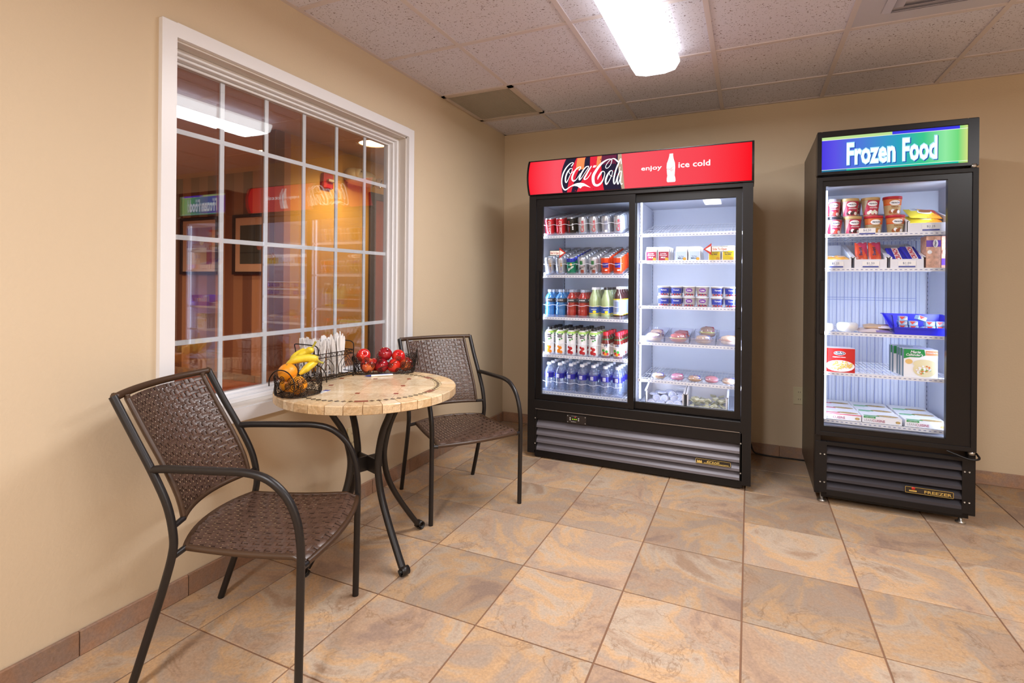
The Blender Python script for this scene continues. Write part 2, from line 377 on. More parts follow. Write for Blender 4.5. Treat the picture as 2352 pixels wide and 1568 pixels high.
# fluorescent fixtures: the first is in view, the others are added fill
M_lens = em('lit_lens', 'FFFFFF', 3.2)
for n_, ((fx, fy), e) in enumerate(zip(FIX, FIXE)):
    t = thing('fluorescent_light', ['long glowing fluorescent ceiling light in front of the drink coolers', 'unseen fluorescent fill light added behind the camera over the near floor', 'unseen fluorescent fill light added on the right side of the room'][n_], 'ceiling light', (fx, fy, H))
    MB().box(-.09, .09, -.6, .6, -.03, 0).build('housing', M_white, t)
    pr = [(-.128, -.03), (-.13, -.045), (-.105, -.085), (-.05, -.098), (.05, -.098), (.105, -.085), (.13, -.045), (.128, -.03)]
    MB().prism(pr, (-.61, .61), ax=1).build('lens', M_lens, t)

# ------------------------------------------------------------------ window between the two rooms
wn = struct(MB().box(-.001, .02, WY0 - .053, WY0, .602, 2.108, b=.003).box(-.001, .02, WY1, WY1 + .053, .602, 2.108, b=.003).box(-.001, .0198, WY0, WY1, WZ1, 2.108).box(-.001, .0198, WY0, WY1, .602, WZ0).build('window_1', M_white))
jm = MB().box(-.14, .0, WY0, WY0 + .008, WZ0, WZ1).box(-.14, .0, WY1 - .008, WY1, WZ0, WZ1).box(-.14, .0, WY0, WY1, WZ1 - .008, WZ1).box(-.14, .0, WY0, WY1, WZ0, WZ0 + .008)
jm.build('jamb', pm('jamb_paint', 'DAD3CC', .5), wn)
def ring(mb, x0, x1, y0, y1, z0, z1, wd, b=.002):
    mb.box(x0, x1, y0, y0 + wd, z0, z1, b=b).box(x0, x1, y1 - wd, y1, z0, z1, b=b).box(x0, x1, y0 + wd, y1 - wd, z1 - wd, z1, b=b).box(x0, x1, y0 + wd, y1 - wd, z0, z0 + wd, b=b)
q = MB(); a = (WY0 + .008, WY1 - .008, WZ0 + .008, WZ1 - .008)
ring(q, -.135, -.052, *a, .018); ring(q, -.135, -.072, a[0] + .018, a[1] - .018, a[2] + .018, a[3] - .018, .012)
q.build('window_frame', M_white, wn)
q = MB(); ring(q, -.13, -.098, a[0] + .03, a[1] - .03, a[2] + .03, a[3] - .03, .012, .003); q.build('sash', M_white, wn)
GY0, GY1, GZ0, GZ1 = a[0] + .042, a[1] - .042, a[2] + .042, a[3] - .042
MB().box(-.110, -.107, GY0, GY1, GZ0, GZ1).build('pane', M_glass, wn)
MB().box(-.128, -.125, GY0, GY1, GZ0, GZ1).build('pane', M_glass, wn)
for y in (-2.52, -2.30, -2.078, -1.854, -1.63): MB().box(-.121, -.114, y - .0095, y + .0095, GZ0, GZ1).build('muntin', M_white, wn)
for z in (1.755, 1.344, .932): MB().box(-.1212, -.1138, GY0, GY1, z - .0095, z + .0095).build('muntin', M_white, wn)

# ------------------------------------------------------------------ neighbouring hall seen through the glass
HX = -7.5
hf = struct(MB().box(HX, -.14, RY, 3.0, -.06, -.0035).build('floor_hall', M_grout))
for i in range(18):
    for j in range(22):
        x0 = -.14 - .4168 * (i + 1); y0 = 3.0 - .4168 * (j + 1)
        if x0 < -5.4 or y0 < -3.6: continue
        obj('tile', tile_mesh(.4168, .4168, M_htile), hf, (x0 + .2084, y0 + .2084, 0))
struct(MB().box(HX, -.14, RY, 3.0, H, H + .08).build('ceiling_hall', pm('hall_ceiling', 'BFA58E', .9, bump=.4, bscale=60)))
def stripes():
    m = bpy.data.materials.new('striped_wallpaper'); m.use_nodes = True; nt = m.node_tree; b = nt.nodes['Principled BSDF']; L = nt.links.new; N = nt.nodes.new
    tc = N('ShaderNodeTexCoord'); sp = N('ShaderNodeSeparateXYZ'); L(tc.outputs['Object'], sp.inputs[0]); ad = N('ShaderNodeMath'); ad.operation = 'ADD'; L(sp.outputs[0], ad.inputs[0]); L(sp.outputs[1], ad.inputs[1])
    f = N('ShaderNodeMath'); f.operation = 'MULTIPLY'; f.inputs[1].default_value = 1 / .62; L(ad.outputs[0], f.inputs[0]); g = N('ShaderNodeMath'); g.operation = 'FRACT'; L(f.outputs[0], g.inputs[0])
    r = N('ShaderNodeValToRGB'); r.color_ramp.interpolation = 'CONSTANT'; el = r.color_ramp.elements; el[0].color = lin('C08A66'); el[1].position = .25; el[1].color = lin('8E5A42')
    for p, c in ((.5, 'A87454'), (.75, '7E4E3A')): e = el.new(p); e.color = lin(c)
    L(g.outputs[0], r.inputs[0]); L(r.outputs[0], b.inputs['Base Color']); b.inputs['Roughness'].default_value = .7; return m
M_str = stripes()
struct(MB().box(HX, -1.8, .2, .32, 0, H).build('wall_hall_back', M_str))
pw = struct(MB().box(-1.80, -1.67, -.903, -.12, 0, H, 0).box(-1.82, -1.672, -.9035, -.745, 0, H, 1).box(-1.80, -1.70, -.12, 3.0, 0, H, 0).build('wall_partition', [M_yellow, M_str]))
pw.data.materials[0] = M_yellow
MB().box(-1.6695, -1.668, -.9035, -.745, 0, H).build('wallpaper_panel', M_str, pw)
struct(MB().box(HX, -.14, 3.0, 3.1, 0, H).build('wall_hall_end', M_yellow)); struct(MB().box(HX, -.14, RY - .1, RY, 0, H).build('wall_hall_front', M_str)); struct(MB().box(HX - .1, HX, RY, 3.0, 0, H).build('wall_hall_left', M_str))
hb = struct(MB().box(HX, -1.83, .195, .2, 0, .075).build('baseboard_hall', M_grout))
for i in range(9): obj('tile', base_piece(0, .347), hb, (-1.83 - .347 * (i + .5), .194, 0), (0, 0, -PI / 2))
# door in the hall
dr = struct(MB().box(-1.7, -1.672, .30, .38, 0, 2.1).box(-1.7, -1.672, 1.24, 1.32, 0, 2.1).box(-1.7, -1.672, .38, 1.24, 2.03, 2.1).build('door_1', pm('door_casing', '4E4038', .5)))
MB().box(-1.70, -1.685, .38, 1.24, .01, 2.03).build('door_leaf', pm('door_wood', 'A04A20', .4, var=.15, vscale=5), dr)
# framed pictures on the striped wall
def picture(x0, x1, z0, z1, name, label, art):
    t = thing('framed_picture', label, 'picture', ((x0 + x1) / 2, .2, (z0 + z1) / 2)); a, b = (x1 - x0) / 2, (z1 - z0) / 2; f = .035
    q = MB(); q.box(-a, -a + f, -.03, -.0005, -b, b).box(a - f, a, -.03, -.0005, -b, b).box(-a + f, a - f, -.03, -.0005, b - f, b).box(-a + f, a - f, -.03, -.0005, -b, -b + f); q.build('frame', pm('frame_wood', '34171A', .4), t)
    MB().box(-a + f, a - f, -.012, -.008, -b + f, b - f).build('mat_board', pm('mat_board', 'D8A98C', .8), t)
    a2, b2 = a - f - .08, b - f - .09; art(t, a2, b2)
def art_red(t, a, b):
    q = MB(); q.box(-a, a, -.0145, -.0125, -b, b, 0).box(-a, a * .6, -.0155, -.0145, -b, -b * .1, 1); q.sphere((a * .2, -.015, b * .2), .04, mi=1, sc=(1, .05, 1)); q.build('print', [pm('art_red', '9A2A24', .6), pm('art_cream', 'C9B29C', .6)], t)
def art_dark(t, a, b):
    q = MB(); q.box(-a, a, -.0145, -.0125, -b, b, 0).box(-.004, .004, -.0155, -.0145, -b, b, 1); q.box(-a, a, -.0155, -.0145, -b * .45, -b * .4, 1); q.sphere((a * .35, -.015, -b * .1), .045, mi=2, sc=(1, .05, 1)); q.build('print', [pm('art_dark', '4A4640', .6), pm('art_line', '2C2A28', .6), pm('art_rose', 'A05A48', .6)], t)
picture(-4.55, -3.86, 1.235, 1.93, 'p', 'dark framed print with red art seen through the window, the one on the left', art_red)
picture(-3.60, -2.90, 1.235, 1.93, 'p', 'dark framed print with grey art seen through the window, beside the partition wall', art_dark)
# emergency light on the partition
t = thing('emergency_light', 'cream twin lamp emergency light high on the yellow hall wall', 'emergency light', (-1.70, .10, 2.205))
cm = pm('cream_plastic', 'E4D2AC', .4); q = MB(); T = Matrix.Translation((.055, 0, 0)) @ Matrix.Rotation(PI / 2, 4, 'X')
q.lathe([(.001, -.19), (.04, -.185), (.07, -.16), (.082, -.11), (.082, .11), (.07, .16), (.04, .185), (.001, .19)], 20, T=T); q.box(0, .05, -.13, .13, -.075, .075); q.build('housing', cm, t)
for y, z in ((-.11, .02), (.20, -.02)):
    hd = MB(); T = Matrix.Translation((.11, y, z)) @ Matrix.Rotation(.5, 4, 'Z') @ Matrix.Rotation(PI / 2 + .3, 4, 'Y')
    hd.lathe([(.001, -.03), (.03, -.025), (.05, 0), (.055, .03), (.05, .034)], 16, T=T); hd = hd.build('lamp_head', cm, t)
    MB().lathe([(.049, .033), (.02, .012), (.001, .01)], 16, T=T).build('reflector', pm('chrome', 'D0C8B8', .12, 1), hd)
# fire alarm strobe
t = thing('fire_alarm', 'red fire alarm strobe on the yellow hall wall', 'fire alarm', (-1.67, -.34, 2.095))
MB().box(0, .035, -.06, .06, -.07, .07, b=.008).build('housing', pm('alarm_red', 'B4151B', .35), t)
MB().box(.035, .06, -.02, .055, -.012, .018, b=.006).build('strobe', pm('strobe_clear', 'C8B49A', .15, .3), t)
# recessed lamps of the hall
for n_, (x, y) in enumerate(((-2.38, -.41), (-1.2, -.24))):
    t = thing('downlight', ['small round glowing recessed light in hall ceiling over the pictures', 'large round glowing light in hall ceiling by the emergency light'][n_], 'ceiling light', (x, y, H))
    R_ = (.075, .13)[n_]
    MB().lathe([(R_ + .02, 0), (R_ + .018, -.008), (R_, -.01), (R_, -.001)], 28).build('trim_ring', pm('lamp_ring', 'D9B98C', .3), t)
    MB().lathe([(R_, -.002), (R_ * .8, -.006), (.001, -.008)], 28).build('lamp', em('warm_lamp', 'FFE2B0', 9), t)

# wall outlets
def outlet(label, loc, rot):
    t = thing('wall_outlet', label, 'outlet', loc, rot); im = pm('outlet_plastic', 'DCD3B0', .4)
    MB().box(-.035, .035, -.006, 0, -.058, .058, b=.002).build('cover_plate', im, t)
    for z in (-.024, .024):
        q = MB().box(-.014, .014, -.008, -.006, z - .014, z + .014, 0); q.box(-.007, -.005, -.0085, -.008, z - .004, z + .006, 1).box(.005, .007, -.0085, -.008, z - .004, z + .006, 1); q.build('socket', [im, pm('slot_dark', '40382C', .6)], t)
outlet('ivory wall outlet under the window behind the round table', (0, -1.85, .35), (0, 0, PI / 2))
outlet('ivory wall outlet on back wall partly behind the freezer', (2.218, 0, .43), (0, 0, 0))

# ------------------------------------------------------------------ round stone table
M_stone = tile_mat('travertine', ['D0B08A', 'E4CCA8', 'DCC09A', 'ECD8B6', 'E2C8A2'], 9, 'B08858', .16)
M_edge = tile_mat('travertine_edge', ['C4A076', 'DEC29A', 'CEAC80', 'E6CDA6'], 14, '9A7040', .4)
M_iron = pm('dark_iron', '1E1A18', .4, .1)
TX, TY, TZ, TR = .39, -2.187, .722, .381
tb = thing('round_table', 'round cream stone top bistro table with mosaic ring and curved black iron legs', 'table', (TX, TY, 0))
MB().lathe([(.001, TZ - .034), (TR - .012, TZ - .034), (TR - .006, TZ - .031), (TR - .006, TZ - .006), (TR - .02, TZ - .003), (.001, TZ - .003)], 64).build('tabletop', M_edge, tb)
NR = 34
for k in range(NR):
    a0, a1 = 2 * PI * k / NR + .004, 2 * PI * (k + 1) / NR - .004; q = MB(); n = 3
    R0, R1 = .318, TR; vs = []
    for i in range(n + 1):
        a = a0 + (a1 - a0) * i / n; c_, s_ = cos(a), sin(a)
        for r, z in ((R0, TZ - .002), (R0, TZ), (R1 - .003, TZ), (R1, TZ - .003), (R1, TZ - .033), (R1 - .003, TZ - .035)): vs.append((r * c_, r * s_, z))
    fs = [(i * 6 + j, i * 6 + 6 + j, i * 6 + 7 + j, i * 6 + j + 1) for i in range(n) for j in range(5)] + [tuple(range(6)), tuple(range(n * 6, n * 6 + 6))[::-1]]
    q.add(vs, fs); q.build('tile', M_edge if k % 3 else M_stone, tb)
# mosaic ring: dark and cream wedges, with red blocks
q = MB(); NM = 72; mats = [pm('mosaic_cream', 'E6CFA0', .25), pm('mosaic_dark', '4E3826', .25), pm('mosaic_red', '8A4A38', .3)]
for k in range(NM):
    a0, a1 = 2 * PI * k / NM, 2 * PI * (k + 1) / NM; am = (a0 + a1) / 2; r0, r1, rm = .290, .316, .303
    p = lambda r, a: (r * cos(a), r * sin(a), TZ)
    if k % 12 in (0, 1): q.poly([p(r0, a0), p(r1, a0), p(r1, a1), p(r0, a1)], 2); continue
    q.poly([p(r0, a0), p(r1, a0), p(r1, a1), p(r0, a1)], 0); z_ = (0, 0, .0003); up3 = lambda v: (v[0], v[1], v[2] + .0003)
    q.poly([up3(p(rm, a0)), up3(p(r0 + .001, am)), up3(p(rm, a1)), up3(p(r1 - .001, am))][::-1] if False else [up3(p(rm, a0)), up3(p(r0 + .001, am)), up3(p(rm, a1)), up3(p(r1 - .001, am))], 1)
q.build('mosaic_ring', mats, tb, kind='stuff')
# field of square stones inside the ring
def clip(poly, n, d):
    out = []
    for i in range(len(poly)):
        a, b = poly[i], poly[(i + 1) % len(poly)]; da = a[0] * n[0] + a[1] * n[1] - d; db = b[0] * n[0] + b[1] * n[1] - d
        if da <= 0: out.append(a)
        if da * db < 0: t = da / (da - db); out.append((a[0] + (b[0] - a[0]) * t, a[1] + (b[1] - a[1]) * t))
    return out
LA, LB = Vector((.070, -.142)), Vector((.143, .066)); LC = Vector((.385 - TX, -2.189 - TY))
for i in range(-3, 3):
    for j in range(-3, 3):
        c0 = LC + LA * i + LB * j; P4 = [c0, c0 + LA, c0 + LA + LB, c0 + LB]; ce_ = sum(P4, Vector((0, 0))) / 4
        pl = [tuple(ce_ + (p - ce_) * .992) for p in P4]
        for k in range(40):
            if not pl: break
            pl = clip(pl, (cos(2 * PI * k / 40), sin(2 * PI * k / 40)), .288)
        if len(pl) < 3: continue
        ar = sum(pl[k][0] * pl[(k + 1) % len(pl)][1] - pl[(k + 1) % len(pl)][0] * pl[k][1] for k in range(len(pl))) / 2
        if abs(ar) < 4e-4: continue
        if ar < 0: pl = pl[::-1]
        MB().prism(pl, (TZ - .003, TZ)).build('tile', M_stone, tb)
M_red = pm('red_inlay', '8E2F17', .25)
for i in range(-1, 2):
    for j in range(-1, 2):
        if i == j == 0: continue
        c0 = LC + LA * i + LB * j; u1, u2 = LA.normalized() * .0095, LB.normalized() * .0095
        MB().prism([tuple(c0 - u1 - u2), tuple(c0 + u1 - u2), tuple(c0 + u1 + u2), tuple(c0 - u1 + u2)], (TZ - .001, TZ + .0004)).build('inlay', M_red, tb, label='small red square inlay')
prof = cr([(.205, .687), (.165, .62), (.118, .545), (.088, .45), (.084, .375), (.108, .28), (.163, .18), (.228, .085), (.268, .030)], 6)
for k in range(4):
    an = -.335 + k * PI / 2; q = MB(); d = Vector((cos(an), sin(an), 0)); pts = [d * r + Vector((0, 0, z)) for r, z in prof]; q.tube(pts, .0125, 10, flat=(1, 1.25))
    lg = q.build('leg', M_iron, tb)
    q = MB(); sd_ = Vector((-sin(an), cos(an), 0)); vs = []; cr_ = []
    for i in range(22):
        th = -PI * .95 + i * .38; rr = .0215 - i * .00045; c = Vector((.283, 0, .0225)); cr_.append((c.x + rr * cos(th), c.z + rr * sin(th), rr, th))
    for (x, z, rr, th) in cr_:
        for s_ in (-.017, .017):
            for dr_ in (0, -.0035): vs.append(d * (x + dr_ * cos(th)) + sd_ * s_ + Vector((0, 0, z + dr_ * sin(th))))
    fs = []
    for i in range(21):
        b_ = i * 4
        for (m1, m2) in ((0, 2), (3, 1), (2, 3), (1, 0)): fs.append((b_ + m1, b_ + m2, b_ + 4 + m2, b_ + 4 + m1))
    q.add(vs, fs, 0, True); q.build('scroll_foot', M_iron, lg)
q = MB()
for k in range(2):
    T = Matrix.Rotation(-.335 + k * PI / 2, 4, 'Z'); q.box(-.086, .086, -.004, .004, .352, .415, T=T)
q.build('cross_brace', M_iron, tb)

# ------------------------------------------------------------------ woven armchairs
M_frame = pm('chair_metal', '1E1A1A', .38, .1)
M_wick = pm('wicker', '523C31', .33, 0, .6, .15, 900, var=.25, vscale=40)
M_rim = pm('wicker_wrap', '46301F', .4, 0, .6)
def wrap_mat():
    m = M_rim; nt = m.node_tree; b = nt.nodes['Principled BSDF']; return m
SPROF = [(0, 0), (.062, .19), (.100, .31), (.124, .40), (.127, .455), (.108, .54), (.062, .635), (.005, .735), (-.055, .845)]
def smooth_prof(): return cr(SPROF, 5)
def side(sg, s, z): return Vector((sg * (.226 + .027 * max(0, min(1, s / .497))), s, z))
def post_s(z):
    P = smooth_prof()
    for a, b in zip(P[:-1], P[1:]):
        if a[1] <= z <= b[1]: return a[0] + (b[0] - a[0]) * (z - a[1]) / (b[1] - a[1])
    return P[-1][0]
def weave(mb, F, nu, nv, wu=.80, wv=.80, amp=.0036):
    """twill of flat strands on the surface F(u, v), u and v in 0..1; nu strands run along v, nv along u"""
    def pt(u, v, h):
        e = 1e-3; u = min(max(u, e), 1 - e); v = min(max(v, e), 1 - e); p = F(u, v); n = (F(u + e, v) - F(u - e, v)).cross(F(u, v + e) - F(u, v - e)).normalized(); return p + n * h
    for j in range(nv):                                  # weft
        vc = (j + .5) / nv; hv = wv * .5 / nv; vs = []; fs = []
        for i in range(nu + 1):
            u = i / nu; up = ((i + 2 * j) % 4) < 2; up2 = ((i - 1 + 2 * j) % 4) < 2; h = amp * ((up + up2) - 1)
            vs += [pt(u, vc - hv, h - .0006), pt(u, vc, h + .0008), pt(u, vc + hv, h - .0006)]
            if i: b = (i - 1) * 3; fs += [(b, b + 3, b + 4, b + 1), (b + 1, b + 4, b + 5, b + 2)]
        mb.add(vs, fs, 0, True)
    for i in range(nu):                                  # warp
        uc = (i + .5) / nu; hu = wu * .5 / nu; vs = []; fs = []
        for j in range(nv + 1):
            up = ((i + 2 * j) % 4) < 2; up2 = ((i + 2 * (j - 1)) % 4) < 2; h = -amp * ((up + up2) - 1)
            vs += [pt(uc - hu, j / nv, h - .0006), pt(uc, j / nv, h + .0008), pt(uc + hu, j / nv, h - .0006)]
            if j: b = (j - 1) * 3; fs += [(b, b + 1, b + 4, b + 3), (b + 1, b + 2, b + 5, b + 4)]
        mb.add(vs, fs, 0, True)
def wrapped(mb, pts, r, pitch=.0042):
    """a tube wound with strand: radius ripples along its length"""
    P = [Vector(p) for p in pts]; L = [0]
    for a, b in zip(P[:-1], P[1:]): L.append(L[-1] + (b - a).length)
    n = int(L[-1] / pitch * 2); out = []; rr = []
    for k in range(n + 1):
        t = L[-1] * k / n; i = max(j for j in range(len(L)) if L[j] <= t + 1e-9); i = min(i, len(P) - 2); f = (t - L[i]) / max(1e-9, L[i + 1] - L[i])
        out.append(P[i].lerp(P[i + 1], f)); rr.append(r if k % 2 else r * .86)
    mb.tube(out, rr, 8)
def seatF(u, v):
    x = (2 * u - 1); bowr = -.045 * (1 - x * x) * (1 - v); bowf = .032 * (1 - x * x) * v
    y = .140 + v * .362 + bowr + bowf; hw = .193 + .030 * v
    z = .404 - .013 * sin(PI * v) * (1 - .5 * x * x) - .016 * max(0, (v - .88) / .12) ** 2 - .004 * abs(x) ** 3 + .006 * (1 - v)
    return Vector((x * hw, y, z))
def backF(u, v):
    x = (2 * u - 1); z = .487 + v * .343 + .0 * x; s = post_s(z) - .042 * (1 - x * x); return Vector((x * .182, s, z))
def make_chair(label, loc, rz):
    t = thing('woven_armchair', label, 'chair', loc, (0, 0, rz), 'woven armchairs at the round table')
    P = smooth_prof(); lo = [p for p in P if p[1] <= .405]; hi = [p for p in P if p[1] >= .40]
    arm = cr([(.057, .637), (.085, .642), (.14, .643), (.25, .642), (.34, .640), (.405, .622), (.458, .575), (.488, .51), (.499, .44), (.500, .385)], 5)
    for sg in (-1, 1):
        MB().tube([side(sg, *p) for p in lo], .0115, 10).build('leg', M_frame, t)
        MB().tube([side(sg, *p) for p in hi], .0115, 10).build('back_post', M_frame, t)
        q = MB(); q.tube([side(sg, *p) for p in arm], .0115, 10); q.build('armrest', M_frame, t)
        MB().tube([side(sg, .500, .39), side(sg, .498, .2), side(sg, .495, 0)], .0115, 10).build('leg', M_frame, t)
    q = MB(); weave(q, seatF, 24, 22); q.build('seat', M_wick, t)
    q = MB()
    for sg in (0, 1): wrapped(q, [seatF(sg, i / 10) + Vector((0, 0, -.004)) for i in range(11)], .0095)
    wrapped(q, [seatF(i / 14, .999) + Vector((0, .004, -.004)) for i in range(15)], .0095); wrapped(q, [seatF(i / 14, .001) + Vector((0, -.004, -.004)) for i in range(15)], .0095)
    q.build('seat_rim', M_rim, t)
    for sg in (-1, 1):
        MB().tube([seatF(.5 + .5 * sg, .999) + Vector((0, .004, -.006)), side(sg, .499, .380)], .009, 8).build('strut', M_frame, t); MB().tube([seatF(.5 + .5 * sg, 0) + Vector((0, -.004, -.005)), side(sg, post_s(.392), .392)], .009, 8).build('strut', M_frame, t)
        MB().tube([backF(.5 + .5 * sg, 0) + Vector((0, 0, -.006)), side(sg, post_s(.478), .478)], .0085, 8).build('strut', M_frame, t)
    q = MB(); weave(q, backF, 20, 26); q.build('backrest', M_wick, t)
    q = MB(); top = [side(-1, -.055, .845)] + [Vector(((2 * u - 1) * .215, post_s(.84) - .042 * (1 - (2 * u - 1) ** 2) * .9, .843)) for u in [i / 16 for i in range(17)]] + [side(1, -.055, .845)]
    wrapped(q, top, .0115)
    wrapped(q, [backF(i / 14, .001) + Vector((0, 0, -.006)) for i in range(15)], .0095)
    for sg in (0, 1): wrapped(q, [backF(sg, i / 12) for i in range(13)] + [backF(sg, .999) + Vector((0, -.002, .012))], .0085)
    q.build('back_rim', M_rim, t)
    return t
make_chair('brown woven armchair in front, seen from behind, with dark metal arms', (.2175, -2.894, 0), math.radians(-66.4))
ch2 = make_chair('brown woven armchair on the far side of the table, facing the camera', (.2455, -1.3845, 0), math.radians(-124.1))

# ------------------------------------------------------------------ wide drink cooler
M_side = pm('side_panel', '4E4034', .38, .1, .5, .08, 500)
M_louv = pm('louver_metal', '6E6B73', .42, .2, .5, .05, 700)
M_pil = pm('pilaster_grey', 'A9AEC0', .4)
M_strip = em('lamp_strip', 'DCE8FF', 3.0)
M_screw = pm('screw_steel', 'B8B4AE', .3, .9)
CX0, CX1, CY = .547, 1.922, -.75
co = thing('drink_cooler', 'wide black drink cooler with two glass sliding doors under a lit red sign', 'refrigerator', (0, 0, 0))
q = MB(); q.box(CX0, CX0 + .022, CY + .03, -.02, .03, 1.765, b=.003).box(CX1 - .022, CX1, CY + .03, -.02, .03, 1.765, b=.003).box(CX0 + .02, CX1 - .02, -.06, -.02, .03, 1.76).box(CX0 + .02, CX1 - .02, CY + .05, -.03, 1.735, 1.765).box(CX0 + .02, CX1 - .02, CY + .06, -.03, .03, .385)
q.build('cabinet', M_black, co)
q = MB(); ix0, ix1, iy1, iz0, iz1 = CX0 + .035, CX1 - .035, -.10, .405, 1.715
q.box(CX0 + .022, ix0, CY + .055, -.06, .385, 1.735).box(ix1, CX1 - .022, CY + .055, -.06, .385, 1.735).box(ix0, ix1, iy1, -.06, .385, 1.735).box(ix0, ix1, CY + .06, iy1, .385, iz0).box(ix0, ix1, CY + .06, iy1, iz1, 1.735)
q.build('liner', M_liner, co)
# shelf standards and divider
q = MB()
for x in (ix0, 1.236, 1.258, ix1 - .006):
    for y in (-.62, -.125): MB().box(x, x + .006, y - .014, y + .014, .42, 1.70).build('shelf_standard', M_pil, co)
MB().box(1.242, 1.258, -.65, -.10, .41, 1.712).build('divider', M_liner, co)
q = MB()
for x, sx in ((ix0 + .0062, 1), (1.2641, 1)):
    for y in (-.62, -.125):
        for k in range(50): z = .44 + k * .025; q.box(x, x + .0006, y - .004, y + .004, z, z + .010)
q.build('slot_row', pm('slot_shadow', '4C5166', .7), co, kind='stuff')
# front frame
q = MB(); q.box(CX0, CX0 + .05, CY, CY + .04, .03, 1.762, b=.003).box(CX1 - .055, CX1, CY, CY + .04, .03, 1.762, b=.003).box(CX0 + .05, CX1 - .055, CY + .002, CY + .05, 1.735, 1.762, b=.003).box(CX0 + .05, CX1 - .055, CY, CY + .05, .332, .392, b=.003)
q.build('front_frame', M_black, co)
MB().box(CX0 + .055, CX1 - .06, CY - .002, CY + .004, .329, .3325).build('trim_line', pm('bright_edge', '9A928C', .3, .6), co)
def door(name, x0, x1, y0, z0, z1, gx0, gx1, gz0, gz1, parent, th=.022):
    q = MB(); q.box(x0, gx0, y0, y0 + th, z0, z1, b=.002).box(gx1, x1, y0, y0 + th, z0, z1, b=.002).box(gx0, gx1, y0, y0 + th, gz1, z1, b=.002).box(gx0, gx1, y0, y0 + th, z0, gz0, b=.002)
    f = q.build(name, M_black2, parent); MB().box(gx0 - .002, gx1 + .002, y0 + .009, y0 + .013, gz0 - .002, gz1 + .002).build('pane', M_dglass, f); return f
d1 = door('door', .600, 1.258, CY + .004, .395, 1.735, .643, 1.219, .433, 1.687, co)
d2 = door('door', 1.222, 1.866, CY + .030, .395, 1.735, 1.262, 1.832, .441, 1.683, co)
def handle(x, z0, z1, y, parent, sg=1):
    q = MB(); q.box(x - .010, x + .010, y - .014, y, z0, z1, b=.003).box(x - .004, x + .006, y - .0145, y - .010, z0 + .01, z1 - .01); return q.build('handle', M_black2, parent)
handle(.618, .93, 1.255, CY + .006, d1); handle(1.853, .925, 1.262, CY + .030, d2)
# "Slide To Open" arrow stickers on the door glass
def sticker(x0, x1, z, sg, y, parent):
    q = MB(); hh = .014; hd = .036
    tip, bk = (x1, x0) if sg > 0 else (x0, x1); nk = tip - sg * .045
    q.box(min(bk, nk), max(bk, nk), y - .0008, y, z - hh - .0025, z + hh + .0025, 1); q.box(min(bk, nk) + .003, max(bk, nk), y - .0012, y - .0008, z - hh, z + hh, 0)
    for o_, mi, yy in ((0, 2, y - .0009), (.012, 0, y - .0013)):
        p = [(nk + sg * o_ * .3, z + hd - o_ * 1.5), (tip - sg * o_ * .9, z), (nk + sg * o_ * .3, z - hd + o_ * 1.5)]; q.prism(p if sg < 0 else p[::-1], (yy, yy + .0004), mi, ax=1)
    cxm = (bk + nk) / 2; put_text(q, 'Slide To Open', lambda u, v: (cxm + u, y - .0016, z - .007 + v), .014, 2, width=abs(nk - bk) * .86, bold=.02)
    q.build('arrow_sticker', [pm('sticker_white', 'ECEAE2', .5), pm('sticker_edge', '3A3A34', .5), pm('sticker_red', 'B02C24', .5)], parent)
sticker(.692, .805, 1.375, 1, CY + .012, d1); sticker(1.655, 1.79, 1.385, -1, CY + .038, d2)
# visible lamp strips just behind the doors
for x in (.612, 1.236, 1.281, 1.872): MB().box(x - .006, x + .006, -.667, -.661, .45, 1.69).build('lamp_strip', M_strip, co)
# machine compartment: solid band, louvres, side strips, kick
q = MB(); q.box(.612, 1.862, CY + .004, CY + .02, .262, .327, b=.002); q.build('grille_panel', M_black, co)
for k in range(4):
    z = .250 - k * .0505; q = MB(); pr = [(CY + .034, z + .010), (CY + .036, z + .006), (CY + .006, z - .030), (CY + .002, z - .042), (CY, z - .042), (CY + .002, z - .028)]
    q.prism(pr, (.612, 1.862), ax=0); q.build('louver', M_louv, co)
for x0, x1 in ((.598, .612), (1.862, 1.874)): MB().box(x0, x1, CY, CY + .03, .052, .328, b=.002).build('side_strip', M_black, co)
q = MB()
for x in (.605, 1.868):
    for z in (.10, .27): q.lathe([(.001, 0), (.004, .001), (.0045, .003)], 8, T=Matrix.Translation((x, CY - .001, z)) @ Matrix.Rotation(PI / 2, 4, 'X'))
q.build('screw', M_screw, co, kind='stuff')
MB().box(.595, 1.878, CY + .012, CY + .05, .008, .052, b=.003).build('kick_plate', M_black2, co)
for x in (.64, 1.24, 1.84):
    for y in (-.70, -.08): MB().lathe([(.001, 0), (.018, 0), (.018, .008), (.008, .010), (.008, .03)], 10, T=Matrix.Translation((x, y, 0))).build('foot', M_screw, co)
# control display
q = MB(); q.box(.825, .957, CY - .001, CY + .004, .263, .316, b=.001); cp = q.build('control_panel', pm('control_dark', '2A2422', .35), co)
q = MB(); yy = CY - .0016
for x in (.848, .905): 
    for z in (.285, .296): q.lathe([(.001, .0006), (.0048, .0004), (.005, -.0004)], 10, 0, T=Matrix.Translation((x, yy, z)) @ Matrix.Rotation(PI / 2, 4, 'X'))
for x, z in ((.832, .309), (.832, .270), (.950, .309), (.950, .270)): q.lathe([(.001, .0006), (.003, .0004), (.003, -.0004)], 8, 0, T=Matrix.Translation((x, yy, z)) @ Matrix.Rotation(PI / 2, 4, 'X'))
for i in range(3): q.box(.862 + i * .012, .869 + i * .012, yy - .0005, yy, .289, .292, 1)
q.box(.881, .885, yy - .0005, yy, .302, .306, 2)
put_text(q, 'LAE ELECTRONIC', lambda u, v: (.876 + u, yy - .0003, .309 + v), .0035, 0, width=.04); put_text(q, 'RefriShare', lambda u, v: (.872 + u, yy - .0003, .272 + v), .005, 0, width=.036, bold=.02)
